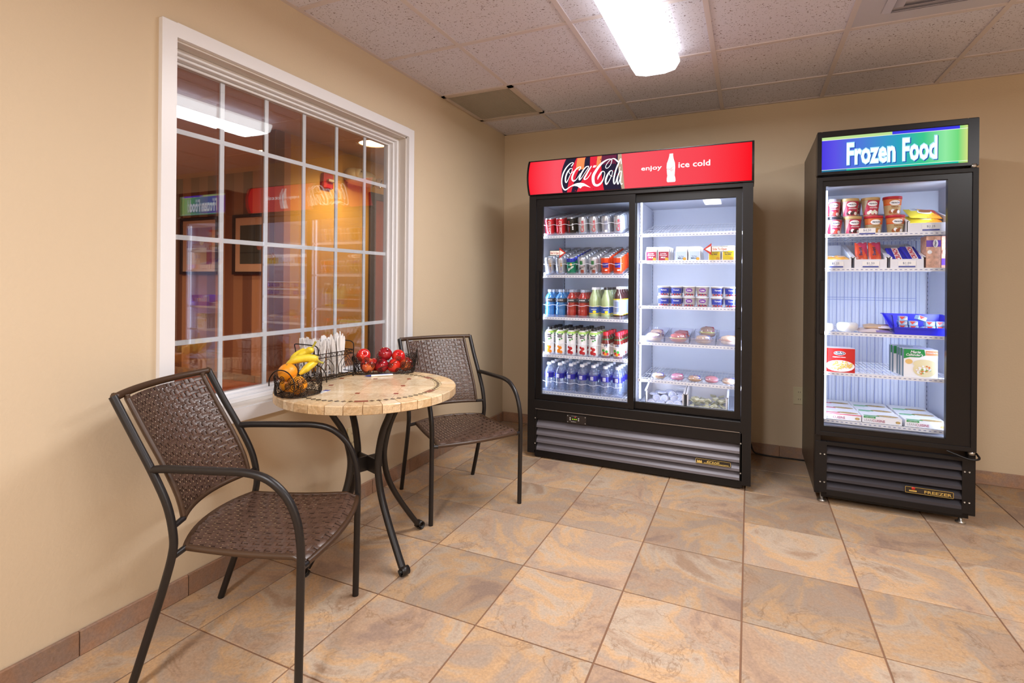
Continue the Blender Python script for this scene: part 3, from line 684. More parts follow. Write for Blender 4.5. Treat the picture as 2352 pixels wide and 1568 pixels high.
q.build('display', [pm('button_grey', 'B9B7B4', .4), em('led_green', 'B8FF20', 1.6), em('led_red', 'FF3A28', 1.6)], cp)
# gold maker's badge
M_gold = pm('gold_badge', 'F5DF8A', .16, .85); M_badge = pm('badge_dark', '2C2520', .4)
def badge(x0, x1, z0, z1, y, parent, texts, crown):
    q = MB(); q.box(x0, x1, y, y + .004, z0, z1, 0); e = .0016
    q.box(x0, x1, y - .0015, y, z0, z0 + e, 1).box(x0, x1, y - .0015, y, z1 - e, z1, 1).box(x0, x0 + e, y - .0015, y, z0, z1, 1).box(x1 - e, x1, y - .0015, y, z0, z1, 1)
    for s_, cx_, zz, h_, wd, b_, sh in texts: put_text(q, s_, lambda u, v: (cx_ + u, y - .0015, zz + v), h_, 1, width=wd, bold=b_, shear=sh)
    crown(q, y); return q
def crown1(q, y):
    x, z = 1.648, .137; q.box(x - .015, x + .013, y - .002, y, z - .009, z + .001, 1)
    for k in range(3): q.add([(x - .015 + k * .0095, y - .0018, z + .001), (x - .0055 + k * .0095, y - .0018, z + .001), (x - .010 + k * .0095, y - .0018, z + .009)], [(0, 1, 2)], 1)
    q.box(1.672, 1.806, y - .002, y, .1305, .1335, 1)
badge(1.626, 1.816, .126, .153, CY - .004, co, [('true', 1.722, .136, .013, .07, .02, .4)], crown1).build('maker_badge', [M_badge, M_gold], co)

# ---- lit red header sign
HZ0, HZ1 = 1.766, 1.990
sgn = MB().build('header', M_black, None) if False else None
hd = MB(); 
def bow(v): return CY - .004 - .034 * sin(PI * min(1, max(0, v))) ** .8
NV = 10
for x0, x1 in ((CX0 - .004, CX0 + .008), (CX1 - .008, CX1 + .004)):
    pr = [(bow(i / NV) - .003, HZ0 - .002 + (HZ1 - HZ0 + .006) * i / NV) for i in range(NV + 1)] + [(-.56, HZ1 + .004), (-.56, HZ0 - .002)]; hd.prism(pr, (x0, x1), ax=0)
hd.box(CX0, CX1, -.62, -.55, HZ0, HZ1).box(CX0, CX1, CY - .006, -.55, HZ1, HZ1 + .004).box(CX0, CX1, CY - .008, -.55, HZ0 - .004, HZ0)
hdr = hd.build('sign_housing', M_black2, co)
def sp(x, z, off=0.0): v = (z - HZ0) / (HZ1 - HZ0); return (x, bow(v) - off, z)
def red_sign_mat():
    m = em('sign_red', 'E8242F', 1.0); nt = m.node_tree; e = nt.nodes['Emission']; L = nt.links.new; N = nt.nodes.new
    tc = N('ShaderNodeTexCoord'); s_ = N('ShaderNodeSeparateXYZ'); L(tc.outputs['Object'], s_.inputs[0]); r = N('ShaderNodeMapRange'); r.inputs['From Min'].default_value = CX0; r.inputs['From Max'].default_value = CX1; L(s_.outputs[0], r.inputs['Value'])
    cr_ = N('ShaderNodeValToRGB'); el = cr_.color_ramp.elements; el[0].color = lin('F01C2C'); el[1].color = lin('F0101E')
    for p, c in ((.14, 'F05260'), (.5, 'EE5560'), (.8, 'EE4450')): x = el.new(p); x.color = lin(c)
    L(r.outputs[0], cr_.inputs[0]); L(cr_.outputs[0], e.inputs[0]); return m
M_sred = red_sign_mat()
sm = [M_sred, em('sign_navy', '2B2438', 1), em('sign_orange', 'F09058', 1.0), em('sign_red2', 'E22C40', 1), em('sign_purple', '6A2A44', 1), em('sign_tan', 'B8A088', 1), em('sign_white', 'FFFFFF', 1.35), em('sign_drop', 'B01028', 1)]
q = MB()
def strip(xa, xb, mi, off=0.0, nv=NV):
    """xa(v), xb(v): left and right edge"""
    vs = []; fs = []
    for i in range(nv + 1):
        v = .012 + .976 * i / nv; z = HZ0 + v * (HZ1 - HZ0); vs += [sp(xa(v), z, off), sp(xb(v), z, off)]
        if i: b = i * 2 - 2; fs.append((b, b + 1, b + 3, b + 2))
    q.add(vs, fs, mi, False)
strip(lambda v: CX0 + .008, lambda v: CX1 - .008, 0)
tops = [.808, .880, .944, 1.023, 1.045, 1.111, 1.148, 1.171]; bots = [.786, .815, .843, .879, 1.066, 1.150, 1.174, 1.193]
def edge(k):
    a, b = bots[k], tops[k]
    return lambda v: a + (b - a) * v - (.012 if k == 0 else 0) * sin(PI * v) + (.006 if k == 7 else 0) * sin(PI * v)
for k, mi in enumerate((1, 3, 1, 3, 3, 1, 5)):
    tm = (1, 2, 3, 2, 4, 4, 5)[k]
    if k in (1, 3): strip(edge(k), edge(k + 1), 3, .0006)
    strip(edge(k), edge(k + 1), mi, .0006) if mi != 3 else None
# upper warm glints and the dark right side of the photographed bottle
def quad(pts, mi, off=.0012): q.poly([sp(x, z, off) for x, z in pts], mi)
strip(edge(3), edge(4), 3, .0006)
strip(lambda v: 1.062 + (1.045 - 1.062) * v, lambda v: edge(5)(v), 1, .0008); strip(lambda v: .99 - .02 * v, lambda v: 1.062 + (1.045 - 1.062) * v, 3, .0008)
def topstrip(x0, x1, zb, mi):
    vs = []; fs = []
    for i in range(7):
        z = zb + (HZ1 - .004 - zb) * i / 6; vs += [sp(x0, z, .0010), sp(x1, z, .0010)]
        if i: b = i * 2 - 2; fs.append((b, b + 1, b + 3, b + 2))
    q.add(vs, fs, mi)
topstrip(.885, .938, 1.905, 2); topstrip(1.018, 1.046, 1.91, 2); topstrip(1.046, 1.142, 1.925, 4)
for k in range(26):
    x = rnd.uniform(.81, 1.16); z = rnd.uniform(1.775, 1.98); rr = rnd.uniform(.002, .0045); q.poly([sp(x + rr * cos(a) * .8, z + rr * sin(a), .0014) for a in [i * PI / 4 for i in range(8)]], 7)
STK=[[(8510,19310,46),(8590,19420,46),(8630,19530,32),(8550,19570,28),(8390,19490,41),(8190,19260,51),(8010,18920,60),(7910,18580,51),(7880,18260,46),(7920,18000,55),(8040,17850,55),(8200,17890,41),(8380,17990,32),(8620,18090,37)],
[(8550,19180,23),(8430,19140,41),(8270,18920,55),(8160,18620,60),(8140,18370,55),(8190,18290,41),(8300,18420,28),(8460,18720,20),(8580,18960,18),(8600,19110,20),(8550,19180,20)],[(8380,19070,18),(8390,18910,18),(8500,18820,20),(8610,18900,18),(8730,18980,18)],
[(9050,18990,46),(9130,19100,41),(9160,19210,28),(9070,19220,32),(8890,19120,46),(8740,18920,64),(8610,18630,73),(8600,18440,69),(8700,18350,55),(8860,18420,32),(9020,18600,23),(9150,18800,18)],
[(9700,19210,32),(9540,19200,41),(9370,19030,51),(9210,18770,60),(9100,18530,69),(9080,18400,55),(9220,18490,28),(9410,18740,23),(9600,19010,28),(9700,19170,28)],
[(9870,19220,41),(9720,18980,55),(9550,18690,60),(9410,18470,64),(9430,18390,41),(9590,18440,32),(9760,18620,23),(9860,18800,20)],
[(10280,18310,9),(10320,18460,55),(10460,18660,73),(10530,18760,55),(10630,18810,32),(10720,18750,28),(10730,18600,29),(10630,18310,41),(10460,18090,64),(10230,17980,83),(10040,18050,101),(9980,18280,119),(10010,18580,119),(10190,18900,106),(10450,19260,87),(10720,19480,64),(10940,19570,41),(11130,19550,32),(11150,19420,26),(11100,19200,24),(10950,19010,24),(10830,18990,26),(10790,19080,24),(10830,19220,24),(10980,19440,24),(11150,19580,28),(11300,19570,46),(11450,19450,55),(11560,19330,55)],
[(11190,18820,23),(11060,18760,46),(10890,18510,69),(10780,18220,73),(10800,18010,55),(10940,18120,32),(11100,18370,26),(11210,18600,23),(11230,18760,23),(11190,18820,18)],[(11030,18690,18),(11080,18520,20),(11220,18450,23)],
[(11770,19180,32),(11740,19440,28),(11700,19530,37),(11600,19250,55),(11450,18840,55),(11350,18480,60),(11290,18200,60),(11310,18000,46),(11410,18100,28),(11510,18370,23),(11640,18680,20),(11700,19000,20)],
[(11790,18740,28),(11660,18670,41),(11550,18370,51),(11510,18090,51),(11550,17960,32),(11650,18160,26),(11770,18520,28)],[(11800,18720,32),(11750,18350,41),(11710,18080,41),(11750,17940,32),(11830,18000,23)]]
def ribbon(mb, st, fn, mi, k=1.0):
    P = cr([(x / 1e4, z / 1e4, w_ / 1e4 * k) for x, z, w_ in st], 5); vs = []; fs = []
    for i, (x, z, hw) in enumerate(P):
        a = P[max(0, i - 1)]; b = P[min(len(P) - 1, i + 1)]; d = Vector((b[0] - a[0], b[1] - a[1])); d = d.normalized() if d.length else Vector((1, 0)); n = Vector((-d.y, d.x)) * hw * .75
        vs += [fn(x + n.x, z + n.y), fn(x - n.x, z - n.y)]
        if i: c = i * 2 - 2; fs.append((c, c + 1, c + 3, c + 2))
    mb.add(vs, fs, mi)
for n_, st in enumerate(STK): ribbon(q, st, lambda x, z: sp(x, z, .0018 + .0001 * n_), 6)
# the ribbon under the word, cut in strips so that it follows the bow of the panel
up = [(8580, 18110), (8740, 18160), (8900, 18200), (9140, 18210), (9360, 18160), (9550, 18040), (9780, 17880)]; dn = [(8580, 18020), (8700, 18050), (8900, 18010), (9100, 17870), (9240, 17980), (9400, 18000), (9780, 17880)]
for a, b, c, d in zip(up[:-1], up[1:], dn[:-1], dn[1:]): q.poly([sp(c[0] / 1e4, c[1] / 1e4, .0021), sp(d[0] / 1e4, d[1] / 1e4, .0021), sp(b[0] / 1e4, b[1] / 1e4, .0021), sp(a[0] / 1e4, a[1] / 1e4, .0021)], 6)
q.poly([sp(x, z, .002) for x, z in ((.9951, 1.911), (1.0111, 1.910), (1.0190, 1.923), (1.0010, 1.924))], 6)
BT = [(100, 62), (140, 64), (210, 92), (280, 138), (360, 148), (440, 138), (500, 125), (545, 148), (590, 152), (608, 128)]
for (ya, wa), (yb_, wb) in zip(BT[:-1], BT[1:]):
    za, zb = 1.957 - (ya - 100) / 508 * .169, 1.957 - (yb_ - 100) / 508 * .169; cx_ = 1.4745; wa, wb = wa * .000166, wb * .000166
    q.poly([sp(cx_ - wb, zb, .002), sp(cx_ + wb, zb, .002), sp(cx_ + wa, za, .002), sp(cx_ - wa, za, .002)], 6)
put_text(q, 'enjoy', lambda u, v: sp(1.361 + u, 1.866 + v, .002), .026, 6, width=.122, bold=.012); put_text(q, 'ice cold', lambda u, v: sp(1.606 + u, 1.866 + v, .002), .034, 6, width=.176, bold=.012)
for st in STK[:9]: ribbon(q, [(14500 + (x - 7880) * .12 , 18580 + (z - 18500) * .16, w_ * .16) for x, z, w_ in st], lambda x, z: sp(x, z, .0026), 3, 1)
q.build('sign_panel', sm, hdr)

# ------------------------------------------------------------------ upright freezer
FX0, FX1 = 2.235, 2.918
fz = thing('upright_freezer', 'narrow black upright freezer with glass door and lit frozen food sign', 'refrigerator', (0, 0, 0))
q = MB(); q.box(FX0, FX0 + .02, CY + .04, -.03, .055, 2.0, b=.003).box(FX1 - .02, FX1, CY + .04, -.03, .055, 2.0, b=.003).box(FX0 + .02, FX1 - .02, -.06, -.03, .06, 1.99).box(FX0 + .02, FX1 - .02, CY + .05, -.03, 1.752, 1.775).box(FX0 + .02, FX1 - .02, CY + .05, -.03, 1.985, 2.0).box(FX0 + .02, FX1 - .02, CY + .07, -.03, .06, .375)
q.build('cabinet', M_side, fz)
fx0, fx1 = FX0 + .036, FX1 - .036
q = MB(); q.box(FX0 + .02, fx0, CY + .055, -.06, .375, 1.752).box(fx1, FX1 - .02, CY + .055, -.06, .375, 1.752).box(fx0, fx1, -.105, -.06, .375, 1.752).box(fx0, fx1, CY + .06, -.105, .375, .40).box(fx0, fx1, CY + .06, -.105, 1.722, 1.752)
q.box(fx0, fx1, -.30, -.105, 1.60, 1.722)
q.build('liner', M_liner, fz)
M_coil = pm('coil_wire', '9AA8D4', .4)
q = MB()
for k in range(14):
    x = fx0 + .02 + k * .041; q.box(x, x + .003, -.114, -.110, .41, 1.60).box(x + .02, x + .021, -.107, -.105, .41, 1.60)
for z in (1.10, 1.085, .885, .87): q.box(fx0 + .01, fx1 - .06, -.121, -.117, z, z + .003)
q.build('evaporator_grid', M_coil, fz, kind='stuff')
for y in (-.60, -.14): MB().box(fx1 - .006, fx1, y - .012, y + .012, .42, 1.70).build('shelf_standard', M_pil, fz)
q = MB()
for y in (-.60, -.14):
    for k in range(48): z = .44 + k * .026; q.box(fx1 - .0068, fx1 - .006, y - .004, y + .004, z, z + .01)
q.build('slot_row', MATS['slot_shadow'], fz, kind='stuff')
q = MB(); q.box(FX0, FX0 + .028, CY + .002, CY + .045, .055, 1.76, b=.002).box(FX1 - .028, FX1, CY + .002, CY + .045, .055, 1.76, b=.002); q.build('front_frame', M_black2, fz)
fd = door('door', FX0 + .003, FX1 - .003, CY - .012, .372, 1.757, 2.276, 2.797, .424, 1.708, fz, .03)
q = MB(); ring(q, CY - .018, CY - .012, FX0 + .003, FX1 - .003, .372, 1.757, .022) if False else None
e = .022; q.box(FX0 + .003, FX0 + .025, CY - .018, CY - .012, .372, 1.757, b=.002).box(FX1 - .025, FX1 - .003, CY - .018, CY - .012, .372, 1.757, b=.002).box(FX0 + .025, FX1 - .025, CY - .018, CY - .012, .372, .395, b=.002).box(FX0 + .025, FX1 - .025, CY - .018, CY - .012, 1.735, 1.757, b=.002)
q.build('door_edge', M_black, fd)
handle(2.262, .915, 1.205, CY - .012, fd)
for x in (2.290, 2.868): MB().box(x - .006, x + .006, -.667, -.661, .44, 1.70).build('lamp_strip', M_strip, fz)
q = MB(); q.lathe([(.001, 0), (.012, 0), (.012, .02), (.001, .02)], 12, T=Matrix.Translation((FX1 - .018, CY - .002, 1.757))); q.lathe([(.001, 0), (.014, 0), (.014, .016), (.001, .016)], 12, T=Matrix.Translation((FX1 - .018, CY - .002, .356))); q.build('hinge', M_screw, fz)
MB().tube(cr([(2.80, CY - .012, .366), (2.84, CY - .02, .352), (2.89, CY - .028, .338), (2.925, CY - .02, .345), (2.922, CY + .01, .362)], 5), .005, 8).build('hinge_cable', M_black2, fz)
# louvred base
q = MB(); q.box(FX0 + .004, 2.292, CY, CY + .03, .062, .338, b=.003).box(2.866, FX1 - .004, CY, CY + .03, .062, .338, b=.003).box(2.292, 2.866, CY, CY + .03, .318, .338, b=.002).box(2.292, 2.866, CY, CY + .03, .050, .082, b=.002); q.build('grille_frame', M_black, fz)
for k in range(5):
    z = .312 - k * .0475; pr = [(CY + .036, z + .006), (CY + .038, z + .002), (CY + .008, z - .030), (CY + .004, z - .040), (CY + .002, z - .040), (CY + .004, z - .026)]
    MB().prism(pr, (2.292, 2.866), ax=0).build('louver', pm('louver_dark', '36343B', .42, .2, .5), fz)
q = MB()
for x in (2.262, 2.281, 2.875, 2.893):
    for z in (.12, .27): q.lathe([(.001, 0), (.004, .001), (.0045, .003)], 8, T=Matrix.Translation((x, CY - .001, z)) @ Matrix.Rotation(PI / 2, 4, 'X'))
q.build('screw', M_screw, fz, kind='stuff')
MB().box(2.27, 2.90, CY + .03, CY + .06, .030, .055).build('kick_plate', M_black2, fz)
for x in (2.275, 2.875):
    for y in (-.70, -.07): MB().lathe([(.001, 0), (.022, 0), (.022, .006), (.010, .010), (.010, .062)], 12, T=Matrix.Translation((x, y, 0))).build('foot', M_screw, fz)
def crown2(q, y):
    x, z = 2.668, .143; q.box(x - .016, x + .016, y - .002, y, z - .006, z + .001, 1)
    q.lathe([(.001, .001), (.008, .0008), (.008, 0)], 12, 2, T=Matrix.Translation((x + .002, y - .001, z + .010)) @ Matrix.Rotation(PI / 2, 4, 'X'))
badge(2.636, 2.832, .129, .160, CY - .004, fz, [('FREEZER', 2.770, .136, .014, .11, .015, 0)], crown2).build('maker_badge', [M_badge, M_gold, pm('badge_red', 'C02A1E', .4)], fz)
# header sign
q = MB(); SZ0, SZ1 = 1.787, 1.972
q.box(FX0, 2.256, CY - .008, CY + .05, 1.768, 2.004, b=.003).box(2.876, FX1, CY - .008, CY + .05, 1.768, 2.004, b=.003).box(2.256, 2.876, CY - .008, CY + .05, SZ1, 2.004, b=.003).box(2.256, 2.876, CY - .008, CY + .05, 1.768, SZ0, b=.003)
fh = q.build('sign_housing', M_black2, fz)
def food_mat():
    m = em('sign_food', 'FFFFFF', 1.0); nt = m.node_tree; e = nt.nodes['Emission']; L = nt.links.new; N = nt.nodes.new
    tc = N('ShaderNodeTexCoord'); s_ = N('ShaderNodeSeparateXYZ'); L(tc.outputs['Object'], s_.inputs[0]); r = N('ShaderNodeMapRange'); r.inputs['From Min'].default_value = 2.256; r.inputs['From Max'].default_value = 2.876; L(s_.outputs[0], r.inputs['Value'])
    c = N('ShaderNodeValToRGB'); el = c.color_ramp.elements; el[0].color = lin('4A3AD8'); el[1].color = lin('C8D880')
    for p, k in ((.1, '5A50DC'), (.3, '4A78D0'), (.55, '2C9CB8'), (.72, '3CC088'), (.86, '8CE09C'), (.94, '6CD078')): x = el.new(p); x.color = lin(k)
    L(r.outputs[0], c.inputs[0]); L(c.outputs[0], e.inputs[0]); return m
fm = [food_mat(), em('food_line', 'E8F0E0', 1.1), em('food_yellow', 'B8D890', 1), em('food_blue', '3C3CDC', 1), em('food_teal', '20B49A', 1), em('food_dark', '2A7090', 1), em('food_white', 'F6FBFF', 1.25), em('food_sky', 'A8DCF8', 1.1), em('food_shadow', '2848A8', .9)]
q = MB(); Y0 = CY - .001
q.box(2.256, 2.876, Y0, Y0 + .004, SZ0, SZ1, 0)
q.box(2.256, 2.57, Y0 - .0005, Y0, 1.957, SZ1, 2).box(2.57, 2.845, Y0 - .0005, Y0, 1.957, SZ1, 3).box(2.256, 2.876, Y0 - .0008, Y0, 1.9555, 1.9575, 1)
q.box(2.37, 2.84, Y0 - .0005, Y0, SZ0, 1.797, 4).box(2.256, 2.37, Y0 - .0005, Y0, SZ0, 1.797, 5).box(2.256, 2.876, Y0 - .0008, Y0, 1.7965, 1.7985, 1)
TXT_FF = [('Frozen', 2.370, 2.584, 1.823), ('Food', 2.612, 2.756, 1.838)]
def fz_letters(word, x0, x1, dz, off, dx, dzz, mi, bold):
    put_text(q, word, lambda u, v: (x0 + dx + u, Y0 - off, 1.822 + dzz + v * 1.0), .110, mi, width=x1 - x0, bold=bold, center=False)
for word, x0, x1, dz in TXT_FF:
    fz_letters(word, x0, x1, dz, .0010, .004, -.004, 8, .05); fz_letters(word, x0, x1, dz, .0014, 0, 0, 7, .05); fz_letters(word, x0, x1, dz, .0018, .0005, -.0005, 6, .02)
q.build('sign_panel', fm, fh)
# power cord along the back wall
cb = MB().tube(cr([(1.925, -.012, .07), (1.935, -.022, .035), (1.96, -.03, .012), (2.05, -.028, .0055), (2.16, -.026, .0055), (2.26, -.024, .0055), (2.33, -.02, .008)], 6), .0045, 8).build('power_cord', M_black2); tag(cb, 'black power cord lying along the tiled skirting between cooler and freezer', 'cord')

# ------------------------------------------------------------------ shelves of both cases
M_dash = pm('channel_dash', '7F8BB8', .5)
def shelf(parent, x0, x1, z, tilt=0.0, y0=-.668, y1=-.125, step=.0195):
    L_ = y1 - y0; q = MB(); q.box(x0, x1, 0, .004, -.012, .004, b=.001)
    q.box(x0, x0 + .004, 0, L_, -.005, .0).box(x1 - .004, x1, 0, L_, -.005, .0).box(x0, x1, L_ - .004, L_, -.005, .0)
    s_ = obj('shelf', q.mesh('shelf', M_wire), parent, (0, y0, z), (tilt, 0, 0))
    q = MB(); n = int((x1 - x0) / step)
    for i in range(1, n): x = x0 + (x1 - x0) * i / n; q.box(x - .0014, x + .0014, .002, L_, -.0035, -.0008)
    for y in (.10, .27, .44): q.box(x0, x1, y, y + .004, -.007, -.0035)
    q.build('wire', M_wire, s_, kind='stuff')
    q = MB(); q.box(x0, x1, -.004, 0, -.013, .005, 0)
    for i in range(n): x = x0 + (x1 - x0) * (i + .3) / n; q.box(x, x + step * .5, -.0046, -.004, -.006, -.0025, 1)
    q.build('price_channel', [M_wire, M_dash], s_); return s_
TL = math.radians(12)
LZ = [1.492, 1.225, .940, .684, .434]; RZ = [1.484, 1.318, 1.033, .805, .572]; FZ = [1.455, 1.268, .918, .698, .437]
for i, z in enumerate(LZ): shelf(co, .586, 1.240, z, TL if i < 2 else 0)
for i, z in enumerate(RZ): shelf(co, 1.268, 1.882, z, TL if i < 1 else 0)
for z in FZ: shelf(fz, fx0 + .002, fx1 - .008, z, 0, step=.021)

# ------------------------------------------------------------------ cans and bottles
M_alu = pm('aluminium', 'C9CCD2', .28, .85)
M_crail = clear('clear_plastic', tint=(.95, .96, 1), ior=1.6, rough=.05, body=.10, bodycol='E8ECFF')
M_wline = pm('rail_white', 'F2F4FF', .3)
ORD = ['front', 'second from the front', 'third from the front', 'fourth from the front', 'fifth from the front', 'sixth from the front', 'seventh from the front']
FACE = -PI / 2 + .12
def can(name, mats, bands, prints):
    """mats: list; bands: (z, material index) up the side; prints: function(q, fn) on the printed skin"""
    R_ = .0325; q = MB(); pr = [(.001, .004), (.024, .002), (.026, 0), (.0315, .008)]; mi = [0, 0, 0]
    zs = [b[0] for b in bands] + [.105]
    for k, (z, m_) in enumerate(bands):
        if k: pr.append((R_, z))
        else: pr.append((R_, .012)); mi.append(m_)
        mi.append(m_)
    pr.append((R_, .104)); pr += [(.029, .113), (.0275, .117)]; mi = mi[:len(pr) - 2] + [bands[-1][1]]; mi = (mi + [0] * 9)[:len(pr) - 1]; mi[-1] = 0
    o = obj(name, q.lathe(pr, 24, mis=mi).mesh(name, [M_alu] + mats))
    l = MB(); l.lathe([(.0275, .117), (.0282, .119), (.027, .1195), (.0255, .117), (.001, .1165)], 14); l.box(-.006, .004, -.014, .004, .1172, .1182); l.build('lid', M_alu, o)
    def fn(u, v, a=FACE, off=.0004): an = a + u / R_; return ((R_ + off) * cos(an), (R_ + off) * sin(an), v)
    if prints: p = MB(); prints(p, fn); p.build('print', [M_alu] + mats, o)
    return o
def vert(word, a, h, ln, mi, bold=.01, shear=0.0, z0=.058, off=.0005):
    """word running up the can"""
    return lambda p, fn: put_text(p, word, lambda u, v: fn(-v + h / 2, z0 + u, a, off), h, mi, width=ln, bold=bold, shear=shear)
def patch(p, fn, u0, u1, v0, v1, mi, a=FACE, off=.0003, slant=0.0):
    n = 14; m = 5 if slant else 1; off = off + .0004; vs = []; fs = []
    for i in range(n + 1):
        u = u0 + (u1 - u0) * i / n
        for k in range(m + 1):
            t = k / m; vs.append(fn(u + slant * (2 * t - 1), v0 + (v1 - v0) * t, a, off))
            if i and k: b = (i - 1) * (m + 1) + k - 1; fs.append((b, b + m + 1, b + m + 2, b + 1))
    p.add(vs, fs, mi)
def disc(p, fn, u, v, ru, rv, mi, a=FACE, off=.0006):
    n = 10; vs = []; fs = []
    for i in range(n + 1):
        t = -1 + 2 * i / n; t = max(-.995, min(.995, t)); h = rv * (1 - t * t) ** .5; vs += [fn(u + ru * t, v - h, a, off), fn(u + ru * t, v + h, a, off)]
        if i: b = i * 2 - 2; fs.append((b, b + 2, b + 3, b + 1))
    p.add(vs, fs, mi)
Mc = lambda k, c, r=.25, m=.35: pm(k, c, r, m)
W_ = pm('print_white', 'F4F4F6', .35)
def red_script(p, fn):
    vert('Coca-Cola', FACE, .015, .088, 2, .005, .3)(p, fn); patch(p, fn, .010, .0125, .012, .10, 2, slant=.001)
def prints_seq(*fs):
    def f(p, fn):
        for g in fs: g(p, fn)
    return f
canR = can('soda_can', [Mc('can_red', 'C8202C'), W_], [(.012, 1)], red_script)
canZ = can('soda_can', [Mc('can_black', '1A1614'), W_, Mc('can_red', 'C8202C')], [(.012, 1)], prints_seq(vert('Coca-Cola', FACE - .45, .013, .08, 3, .003, .3), vert('zero', FACE + .3, .014, .045, 2, .02)))
canS = can('soda_can', [Mc('can_silver', 'C6CAD4', .25, .6), pm('print_red', 'C0203C', .3)], [(.012, 1)], prints_seq(vert('Coke', FACE, .021, .075, 2, .02), vert('Diet', FACE - .62, .008, .024, 2, 0, 0, .075)))
canP = can('soda_can', [Mc('can_silver', 'C6CAD4', .25, .6), pm('print_grey', '8A8EA0', .3), W_], [(.012, 1)], prints_seq(lambda p, fn: patch(p, fn, -.012, .012, .03, .09, 2), lambda p, fn: patch(p, fn, -.008, .008, .014, .03, 3)))
canW = can('soda_can', [Mc('can_silver', 'C6CAD4', .25, .6), pm('print_blue', '3A4A9C', .3), pm('print_gold', 'C89A4A', .3)], [(.012, 1)], prints_seq(lambda p, fn: disc(p, fn, .012, .07, .006, .012, 3), vert('Sierra', FACE + .3, .010, .03, 2, .02, .2, .045)))
canG = can('soda_can', [Mc('can_green', '108A68', .25, .4), Mc('can_blue', '2438B0', .25, .4), W_, pm('print_yellow', 'E8B83A', .3)], [(.012, 1), (.088, 2)], prints_seq(lambda p, fn: put_text(p, 'Sprite', lambda u, v: fn(u * .92 - v * .1, .040 + v + u * .6, FACE, .0006), .016, 3, width=.046, bold=.03, shear=.2), lambda p, fn: disc(p, fn, .004, .072, .006, .010, 4), lambda p, fn: disc(p, fn, .004, .072, .009, .006, 3, off=.0005)))
canB = can('soda_can', [Mc('can_silver', 'C6CAD4', .25, .6), pm('print_green', '1E6A3C', .3), pm('print_dark', '3A3440', .3), pm('print_brown', '8A3A2C', .3)], [(.012, 1)], prints_seq(lambda p, fn: patch(p, fn, -.012, .006, .070, .096, 2), lambda p, fn: put_text(p, "Barq's", lambda u, v: fn(u, .046 + v + u * .5, FACE, .0006), .015, 3, width=.044, bold=.02, shear=.2), lambda p, fn: patch(p, fn, -.008, .012, .012, .036, 4)))
canO = can('soda_can', [Mc('can_orange', 'E8481E', .25, .4), pm('print_purple', '3C2A8A', .3), W_], [(.012, 1)], prints_seq(lambda p, fn: patch(p, fn, -.020, .020, .050, .082, 2), lambda p, fn: put_text(p, 'Sunkist', lambda u, v: fn(u, .059 + v, FACE, .0006), .013, 3, width=.04, bold=.03), lambda p, fn: patch(p, fn, -.004, .012, .030, .038, 3)))
for c in (canR, canZ, canS, canP, canW, canG, canB, canO): c.location = (0, -50, 0)
USED = set()
def place(proto, loc, label, cat, group, rot=(0, 0, 0)):
    if proto.name in USED: o = dup(proto, label, loc, rot, group)
    else: USED.add(proto.name); o = proto; o.location = loc; o.rotation_euler = rot
    tag(o, label, cat, group); return o
CN = ['first', 'second', 'third', 'fourth', 'fifth', 'sixth', 'seventh']
def rows(kinds, xs_, z0, n, pitch, shelfname, group, cat, noun, tilt=0, yf=-.620):
    for c, ((proto, desc), x) in enumerate(zip(kinds, xs_)):
        for r in range(n):
            y = yf + r * pitch * cos(tilt); z = z0 + (y + .668) * math.tan(tilt) + .001
            lab = '%s %s, %s, %s column, %s' % (desc, noun, ORD[r] if r else 'in front', CN[c], shelfname)
            place(proto, (x, y, z), lab, cat, group, (tilt, 0, rnd.uniform(-.12, .12) if r == 0 else rnd.uniform(-.5, .5)) if not tilt else (tilt, 0, 0))
X7 = [.653, .731, .809, .887, .965, 1.047, 1.128]
rows([(canR, 'red'), (canR, 'red'), (canZ, 'black'), (canS, 'silver'), (canS, 'silver'), (canP, 'plain silver'), (canS, 'silver')], X7, LZ[0], 7, .0665, 'top left shelf', 'soda cans on the top left shelf', 'can', 'soda can', TL)
rows([(canW, 'silver'), (canW, 'silver'), (canG, 'green and blue'), (canB, 'silver root beer'), (canB, 'silver root beer'), (canO, 'orange'), (canO, 'orange')], X7, LZ[1], 7, .0665, 'second left shelf', 'soda cans on the second left shelf', 'can', 'soda can', TL)
for nm in list(USED): pass
# tilt for cans: applied about their own base
def bottle(name, prof, mis, mats, parts):
    o = obj(name, MB().lathe(prof, 18, mis=mis).mesh(name, mats)); 
    for pn, fnc, mm in parts: p = MB(); fnc(p); p.build(pn, mm, o)
    o.location = (0, -50, 0); return o
def liq(k, c, body=.72): 
    r = lin(c); t = tuple(.35 + .6 * x for x in r[:3]); return clear(k, tint=t, ior=1.6, rough=.04, body=body, bodycol=c)
def cyl(R_, a=FACE):
    def fn(u, v, a_=a, off=.0005): an = a_ + u / R_; return ((R_ + off) * cos(an), (R_ + off) * sin(an), v)
    return fn
def cap(r, z, h): 
    def f(p):
        p.lathe([(r, z), (r, z + h - .001), (r - .001, z + h), (.001, z + h)], 16)
        for k in range(12): an = 2 * PI * k / 12; p.box(r * cos(an) - .0007, r * cos(an) + .0007, r * sin(an) - .0007, r * sin(an) + .0007, z, z + h - .002)
    return f
def band(R_, z0, z1): return lambda p: p.lathe([(R_ + .0006, z0), (R_ + .0006, z1)], 20)
M_capw = pm('cap_white', 'F0F0F4', .4); M_capk = pm('cap_black', '1C1A1E', .35); M_capr = pm('cap_red', 'D42436', .4); M_capc = clear('cap_clear', body=.35, ior=1.6, rough=.1)
SP = [(.001, .002), (.031, 0), (.034, .006), (.034, .05), (.031, .058), (.034, .066), (.034, .085), (.029, .098), (.034, .112), (.0335, .135), (.022, .155), (.013, .165), (.013, .178)]
